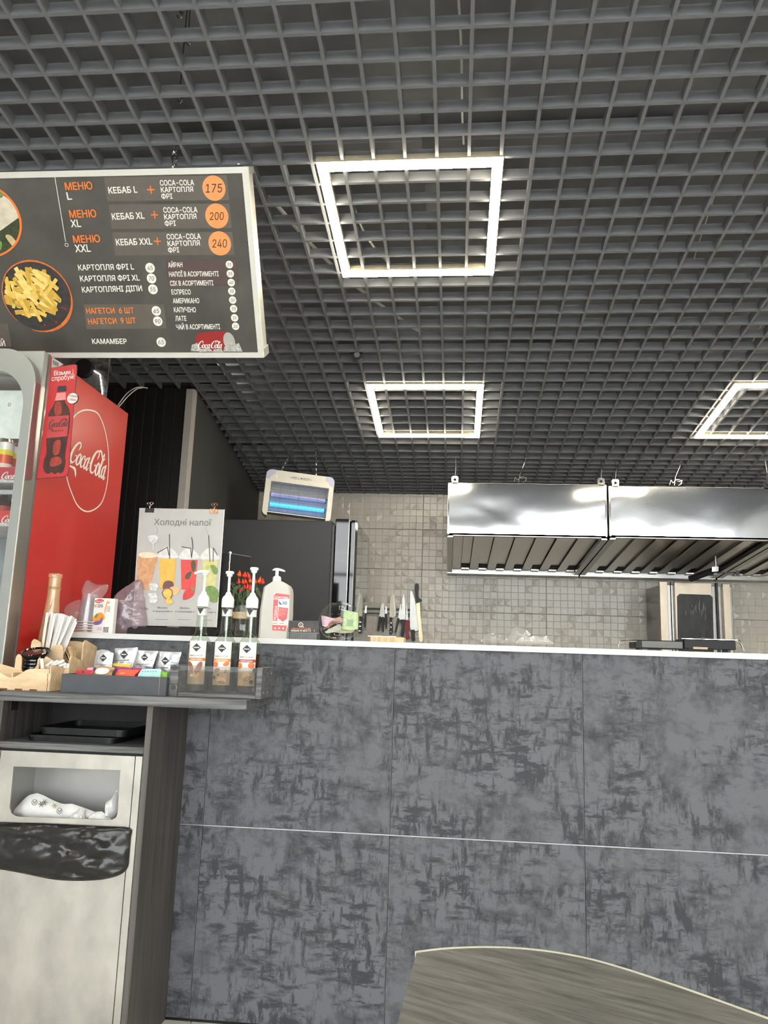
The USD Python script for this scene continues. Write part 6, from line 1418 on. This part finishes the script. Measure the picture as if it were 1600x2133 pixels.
for k, (tp, rt, w) in enumerate(leaves):
    dy = prng.uniform(-.035, .03); leaf(P6(*tp, py + dy), P6(*rt, py + dy * .3), w / 5.333 * .00172 * .55 * 1.5, M_LEAF if k % 3 else M_LEAF2)
M_PEP = [mat('pepper_red', S(214, 44, 26), .22, var=.06, coat=.3), mat('pepper_orange', S(228, 84, 30), .22, var=.08, coat=.3)]
peps = [((905, 310), (890, 375), 22), ((965, 322), (950, 385), 24), ((990, 330), (1000, 400), 22), ((935, 400), (945, 460), 20), ((965, 395), (965, 455), 18), ((890, 390), (895, 460), 16), ((1010, 380), (1015, 450), 18), ((955, 460), (960, 515), 14), ((985, 440), (990, 520), 15), ((1080, 400), (1075, 460), 14), ((1135, 378), (1110, 455), 22), ((1160, 395), (1150, 460), 20), ((740, 445), (800, 462), 12), ((905, 500), (910, 545), 14), ((1015, 460), (1020, 530), 16), ((985, 500), (985, 545), 14)]
for k, (tp, rt, w) in enumerate(peps):
    dy = prng.uniform(-.03, .0); A, B = P6(*rt, py + dy), P6(*tp, py + dy)
    r = w / 5.333 * .00172
    pm = part(pl, 'pepper', tube(smooth_path([A, A + (B - A) * .35 + [.0012, 0, 0], B], 9), np.array([.35, .82, 1, .98, .88, .72, .52, .30, .08]) * r * 1.22, 10), M_PEP[1 if k in (0, 3, 6, 10) else 0], smooth=50)
    part(pm, 'calyx', tube([A - (B - A) * .08, A + (B - A) * .06], [r * .3, r * .6], 6), LOOKS['stem_green'])

# hand sanitiser bottle
sy = 2.68
s0, s1 = at(537, 1322, y=sy)[0], at(604.5, 1322, y=sy)[0]
sb = thing('sanitiser_bottle', 'milky hand sanitiser pump bottle with a red and white label', 'sanitiser bottle', ((s0 + s1) / 2, sy, CT))
zs1, zs2 = at(575, 1226, y=sy)[2], at(575, 1211, y=sy)[2]
SF = FY(sy)
prof = SF.pxs([(537.5, 1325), (541, 1270), (547, 1232), (548.5, 1223), (553, 1219), (566, 1212), (569, 1210), (585, 1210), (589, 1212), (600, 1219), (604, 1226), (605, 1235), (604, 1280), (600.5, 1325)])
prof[[0, -1], 1] = CT + .0006
m = extrude(Polygon(prof), .062); m.apply_translation((0, 0, -.062))
hullm = trimesh.convex.convex_hull(np.vstack([SF.w(*(np.array(prof) * [1, 1]).T, np.full(len(prof), c)) for c in (-.006, -.056)] + [SF.w((np.array(prof)[:, 0] - prof[:, 0].mean()) * .86 + prof[:, 0].mean(), np.array(prof)[:, 1], np.full(len(prof), c)) for c in (0, -.062)]))
part(sb, 'bottle_body', hullm, M_PETB, smooth=35)
scx = at(577, 1205, y=sy + .03)[0]; z1_ = zs2 - .002
part(sb, 'pump_collar', disc_lathe([(.0150, 0), (.0155, .002), (.0150, .018), (.012, .022), (.0075, .024)], scx, sy + .03, z1_, 24), M_WHITE, smooth=35)
ztop_s = at(577, 1186, y=sy + .03)[2]
part(sb, 'pump_stem', tube([(scx - .001, sy + .03, z1_ + .022), (scx - .001, sy + .03, ztop_s - .004)], .0062, 12), M_WHITE)
part(sb, 'pump_nozzle', tube(smooth_path([(scx - .018, sy + .03, ztop_s - .0035), (scx - .008, sy + .03, ztop_s), (scx + .006, sy + .03, ztop_s - .0005), (scx + .022, sy + .03, ztop_s - .0045), (scx + .028, sy + .03, ztop_s - .007)], 12), [.0015, .003, .0042, .0048, .005, .005, .0046, .0042, .0036, .003, .0026, .002], 8), M_WHITE)
SFo = SF.off(.0012)
P7 = lambda L: [(270 + x / 4.5714, 1030 + y / 4.5714) for x, y in L]
part(sb, 'label_paper', slab(SFo, Polygon(SFo.pxs(P7([(1378, 940), (1395, 935), (1525, 952), (1510, 1250), (1490, 1302), (1358, 1290), (1362, 1200)]))), .0006, 0), M_PRINTW)
M_LRED = mat('label_coral', S(222, 100, 104), .5, var=.03)
for L in ([(1378, 960), (1395, 938), (1524, 956), (1521, 995), (1375, 990)], [(1372, 998), (1416, 1000), (1406, 1206), (1364, 1204)], [(1420, 1072), (1510, 1082), (1500, 1182), (1460, 1212), (1415, 1180)], [(1360, 1240), (1498, 1250), (1486, 1302), (1358, 1292)]):
    part(sb, 'label_print', slab(SFo, Polygon(SFo.pxs(P7(L))), .0005, .0006), M_LRED)
part(sb, 'lettering', text_px(SFo, 'CLEAN STREAM', P7([(1384, 984)])[0], P7([(1510, 992)])[0], 3.6, bold=True, c=.0012), M_PRINTW)
a_ = SFo.px(*P7([(1396, 1196)])[0]); b_ = SFo.px(*P7([(1402, 1058)])[0]); hh_ = abs(SFo.px(*P7([(1402, 1100)])[0])[0] - SFo.px(*P7([(1374, 1100)])[0])[0])
part(sb, 'lettering', text(SFo, 'РІДИНА', a_[0], a_[1], hh_ * .85, np.linalg.norm(b_ - a_), True, c=.0012, rot=math.pi / 2 - .04), M_PRINTW)
part(sb, 'label_logo', slab(SFo, Polygon(smooth_path(SFo.pxs(P7([(1424, 1014), (1436, 1030), (1450, 1046), (1434, 1050), (1424, 1036)])), 24, True)), .0005, .0012), mat('logo_blue', S(60, 110, 190), .5))
part(sb, 'lettering', [text_px(SFo, w_, P7([(1455, y_)])[0], P7([(1500, y_ + 3)])[0], 2.6, bold=True, c=.0012) for w_, y_ in (('CLEAN', 1028), ('STREAM', 1046))], LOOKS['logo_blue'])
part(sb, 'small_print', slab(SFo, union_all([LineString(SFo.pxs(P7([(1426, 1092 + 15 * k), (1426 + w_, 1094 + 15 * k)]))).buffer(.0005) for k, w_ in enumerate((70, 74, 52, 60, 30))]), .0004, .0012), M_PRINTW)
for x_ in (1386, 1424, 1464):
    c = SFo.px(*P7([(x_, 1274)])[0]); part(sb, 'label_icon', slab(SFo, Point(*c).buffer(.0032), .0004, .0012), M_PRINTW)
part(sb, 'small_print', slab(SFo, union_all([LineString(SFo.pxs(P7([(x_, 1226), (x_ + 40, 1229)]))).buffer(.0006) for x_ in (1364, 1430)]), .0004, .0012), M_INKG)

# card holder with shop cards
cy_ = 2.655
CF = FY(cy_)
ch = thing('card_holder', 'small black holder with dark shop cards beside the fishbowl', 'card holder', CF.w(*CF.px(634, 1322)))
q_ = CF.pxs([(602, 1292.5), (663.5, 1293.5), (664.5, 1319), (601, 1318)])
part(ch, 'card', slab(CF, Polygon(q_), .003, -.004), mat('card_dark', (0.045, 0.044, 0.043), .5, var=.35, scale=(30, 30, 30)))
part(ch, 'holder_tray', box(at(605, 1322, y=cy_)[0], at(664, 1322, y=cy_)[0], cy_ - .018, cy_ + .03, CT + .0006, at(630, 1319, y=cy_)[2], .001), M_BLACK)
part(ch, 'holder_pattern', [fbox(FY(cy_ - .0182), at(607 + 1.9 * k, 1322, y=cy_)[0], at(608 + 1.9 * k, 1322, y=cy_)[0], CT + .001, at(630, 1319.4, y=cy_)[2], 0, .0004) for k in range(29)], mat('holder_weave', (0.20, 0.20, 0.20), .5), kind='stuff')
P8b = lambda x, y: (580 + x / 8, 1230 + y / 8)
c = CF.px(*P8b(372, 572)); r_ = abs(CF.px(*P8b(412, 572))[0] - c[0])
part(ch, 'card_logo', slab(CF, Point(*c).buffer(r_).difference(Point(*c).buffer(r_ * .76)).union(stroke([c + [r_ * .3, -r_ * .6], c + [r_ * 1.25, -r_ * .85]], [r_ * .3], 5)), .0005, -.0008), M_PRINTW)
part(ch, 'card_logo', slab(CF, union_all([stroke([c + [-r_ * .25, r_ * .4], c + [-r_ * .25, -r_ * .4]], [r_ * .3], 4), stroke([c + [-r_ * .1, 0], c + [r_ * .35, r_ * .4]], [r_ * .26], 4), stroke([c + [-r_ * .1, 0], c + [r_ * .35, -r_ * .4]], [r_ * .26], 4)]), .0005, -.0008), M_PRINTO)
part(ch, 'lettering', text_px(CF, 'КЕБАБ В МІСТІ', P8b(212, 684), P8b(540, 686), 3.9, bold=True, c=-.0008), M_PRINTW)
part(ch, 'lettering', text_px(CF, 'НАЙПОПУЛЯРНІШИЙ', P8b(222, 643), P8b(536, 645), 2.4, bold=True, c=-.0008), M_PRINTO)
part(ch, 'lettering', text_px(CF, 'І', P8b(594, 686), P8b(604, 686), 3.9, bold=True, c=-.0008), M_PRINTW)
part(ch, 'card_edge', slab(CF, LineString([q_[2], q_[3]]).buffer(.0009), .0008, -.0008), mat('card_edge', (0.35, 0.35, 0.34), .4))

# fishbowl of banknotes
by = 2.69
bx, bz = at(707, 1290, y=by)[0], at(707, 1291, y=by)[2]
R = abs(at(751, 1290, y=by)[0] - at(663.5, 1290, y=by)[0]) / 2 * .985
ztop_b = at(707, 1256.5, y=by)[2]
bowl = thing('fishbowl', 'round clear glass fishbowl tip jar on the countertop', 'fishbowl', (bx, by, CT))
cz = (ztop_b + CT) / 2 + .002; vr = R * .96
t0, t1 = -math.pi / 2 + .62, math.asin(min(.97, (ztop_b - cz) / vr))
prof = [(1e-5, CT + .0008 - cz)] + [(R * math.cos(t), max(vr * math.sin(t), CT + .0008 - cz)) for t in np.linspace(t0, t1, 22)]
part(bowl, 'glass_wall', lathe(prof, bx, by, cz, 40), M_GLASSB, smooth=50)
rt = R * math.cos(t1)
part(bowl, 'glass_rim', lathe([(rt - .003, ztop_b - cz - .002), (rt, ztop_b - cz), (rt + .001, ztop_b - cz - .003)], bx, by, cz, 40), M_GLASSB, smooth=50)
BF = FY(by)
def note(label, L, y, c, bend=.010, seed=1, pr=None):
    f = FY(y); pts = f.pxs([P8b(*p) for p in L]); poly = Polygon(pts)
    mm = pillow(poly, .0012, nx=14); v = np.array(mm.vertices); u_ = (v[:, 0] - pts[:, 0].mean()) / np.ptp(pts[:, 0])
    v[:, 2] += bend * np.sin(u_ * 4.2 + seed) ; 
    t = thing('banknote', label, 'banknote', f.w(*pts.mean(0)))
    part(t, 'paper', f.mesh(trimesh.Trimesh(v, mm.faces, process=False)), c, smooth=50)
    for L2_, mm_ in (pr or []):
        q_ = Polygon(f.pxs([P8b(*p) for p in L2_])); m2 = pillow(q_, .0012, nx=8); v = np.array(m2.vertices); u_ = (v[:, 0] - pts[:, 0].mean()) / np.ptp(pts[:, 0]); v[:, 2] += bend * np.sin(u_ * 4.2 + seed) + .0012
        part(t, 'printed_panel', f.mesh(trimesh.Trimesh(v, m2.faces, process=False)), mm_)
note('pale pink banknote standing at the left inside the fishbowl', [(715, 415), (800, 432), (900, 460), (960, 470), (900, 560), (790, 610), (735, 590)], 2.685, mat('note_pink', S(216, 184, 200), .7, var=.15, scale=(120, 120, 120)), seed=2)
note('brownish banknote folded across the middle of the fishbowl', [(760, 640), (820, 560), (930, 480), (1050, 425), (1060, 480), (1080, 540), (960, 550), (860, 600)], 2.672, mat('note_brown', S(172, 120, 98), .7, var=.2, scale=(100, 100, 100)), seed=1, pr=[([(880, 550), (950, 500), (1040, 500), (1010, 535), (920, 560)], mat('note_print', S(130, 84, 74), .7))])
note('light green banknote standing at the right inside the fishbowl', [(1100, 322), (1200, 345), (1320, 365), (1330, 480), (1320, 640), (1200, 665), (1060, 640), (1085, 500)], 2.690, mat('note_green', S(190, 208, 160), .7, var=.14, scale=(90, 90, 90)), seed=3, pr=[([(1150, 480), (1250, 490), (1240, 600), (1140, 590)], mat('note_greenprint', S(160, 178, 150), .7))])
note('grey-white banknote lying at the bottom of the fishbowl', [(770, 690), (900, 610), (1010, 560), (1060, 600), (1040, 660), (900, 700), (800, 715)], 2.668, mat('note_grey', S(186, 184, 172), .7, var=.15, scale=(110, 110, 110)), seed=5, bend=.006)
note('rolled pale banknote low behind the others in the fishbowl', [(900, 690), (1050, 600), (1130, 640), (1280, 640), (1240, 700), (1060, 715)], 2.700, mat('note_sand', S(196, 190, 160), .7, var=.15), seed=4, bend=.006)

# cutting board and flat bits behind the slab edge
cbx = thing('cutting_board', 'wooden cutting board lying on the work surface below the knives', 'cutting board', (-.2, 2.9, CT))
b0, b1 = at(772, 1327, y=2.88)[0], at(842, 1327, y=2.88)[0]
part(cbx, 'board', box(b0, b1, 2.86, 3.00, CT + .0006, at(800, 1326.5, y=2.86)[2], .002), M_STIR)
part(cbx, 'blade_scraper', box(b0 - .01, b1 - .03, 2.875, 2.95, at(800, 1326.5, y=2.86)[2] + .0003, at(800, 1324.8, y=2.87)[2], .0004), M_STEEL)

# white crumpled carrier bag
soft_bag('plastic_bag', 'white crumpled carrier bag behind the counter edge near the middle', [(1080, 1341), (1082, 1330), (1092, 1326), (1104, 1328), (1112, 1324), (1122, 1326), (1132, 1329), (1138, 1324), (1146, 1334), (1149, 1342)], 2.85, .06, M_FILMW, 51, nx=20, jit=.007)
soft_bag('plastic_bag', 'clear crumpled plastic bag lying beside the white carrier bag', [(1008, 1338), (1012, 1326), (1022, 1320), (1036, 1320), (1046, 1328), (1056, 1330), (1062, 1316), (1072, 1305), (1086, 1308), (1096, 1312), (1106, 1322), (1112, 1334), (1114, 1341)], 2.90, .06, pane('bag_clear2', (0.93, 0.93, 0.93), 1.4, rough=.15, extra=.06, body=((0.8, 0.8, 0.78), .10)), 52, nx=24, jit=.009)

# black lidded tray with steel handles
ty = 2.80
tr = thing('serving_rack', 'long low black tray with bent steel handles on the countertop at right', 'tray', at(1420, 1345, y=ty))
zz0 = CT + .0006
P9 = lambda u, v, y=ty: at(u, v, y=y)
z_lo = P9(1430, 1350)[2]; 
part(tr, 'tray_body', box(P9(1425, 1340)[0], P9(1533, 1340)[0], ty, ty + .10, zz0 + .012, P9(1480, 1332.5)[2], .002), M_TRAY)
part(tr, 'tray_lid', box(P9(1324, 1340)[0], P9(1425, 1340)[0], ty + .005, ty + .10, zz0 + .008, P9(1380, 1334)[2], .002), M_TRAY)
part(tr, 'lid_window', box(P9(1338, 1340)[0], P9(1422, 1340)[0], ty + .003, ty + .006, zz0 + .012, P9(1380, 1336)[2]), mat('lid_window', (0.09, 0.086, 0.078), .3))
part(tr, 'top_rail', box(P9(1420, 1333)[0], P9(1532, 1333)[0], ty - .002, ty + .004, P9(1480, 1332.6)[2], P9(1480, 1331)[2]), M_STEEL)
part(tr, 'latch', box(P9(1460, 1330)[0], P9(1469, 1330)[0], ty - .003, ty + .01, P9(1480, 1332.0)[2], P9(1465, 1327.6)[2], .0008), M_BLACK)
part(tr, 'handle', tube(smooth_path([P9(1290, 1350), P9(1289, 1344), P9(1291, 1338.5), P9(1297, 1336), P9(1326, 1335.5)], 20), .0030, 8), M_STEEL)
part(tr, 'handle', tube(smooth_path([P9(1530, 1334), P9(1538, 1335), P9(1544, 1341), P9(1549, 1352), P9(1551, 1356)], 20), .0042, 8), M_STEEL)
for u in (1335, 1520): part(tr, 'foot', box(P9(u, 1345)[0], P9(u + 6, 1345)[0], ty + .02, ty + .08, zz0, zz0 + .013), M_BLACK)
part(tr, 'tag', box(P9(1444, 1345)[0], P9(1474, 1345)[0], ty - .001, ty + .001, P9(1450, 1352)[2], P9(1450, 1347.5)[2]), mat('tag_tan', (0.50, 0.40, 0.24), .6))
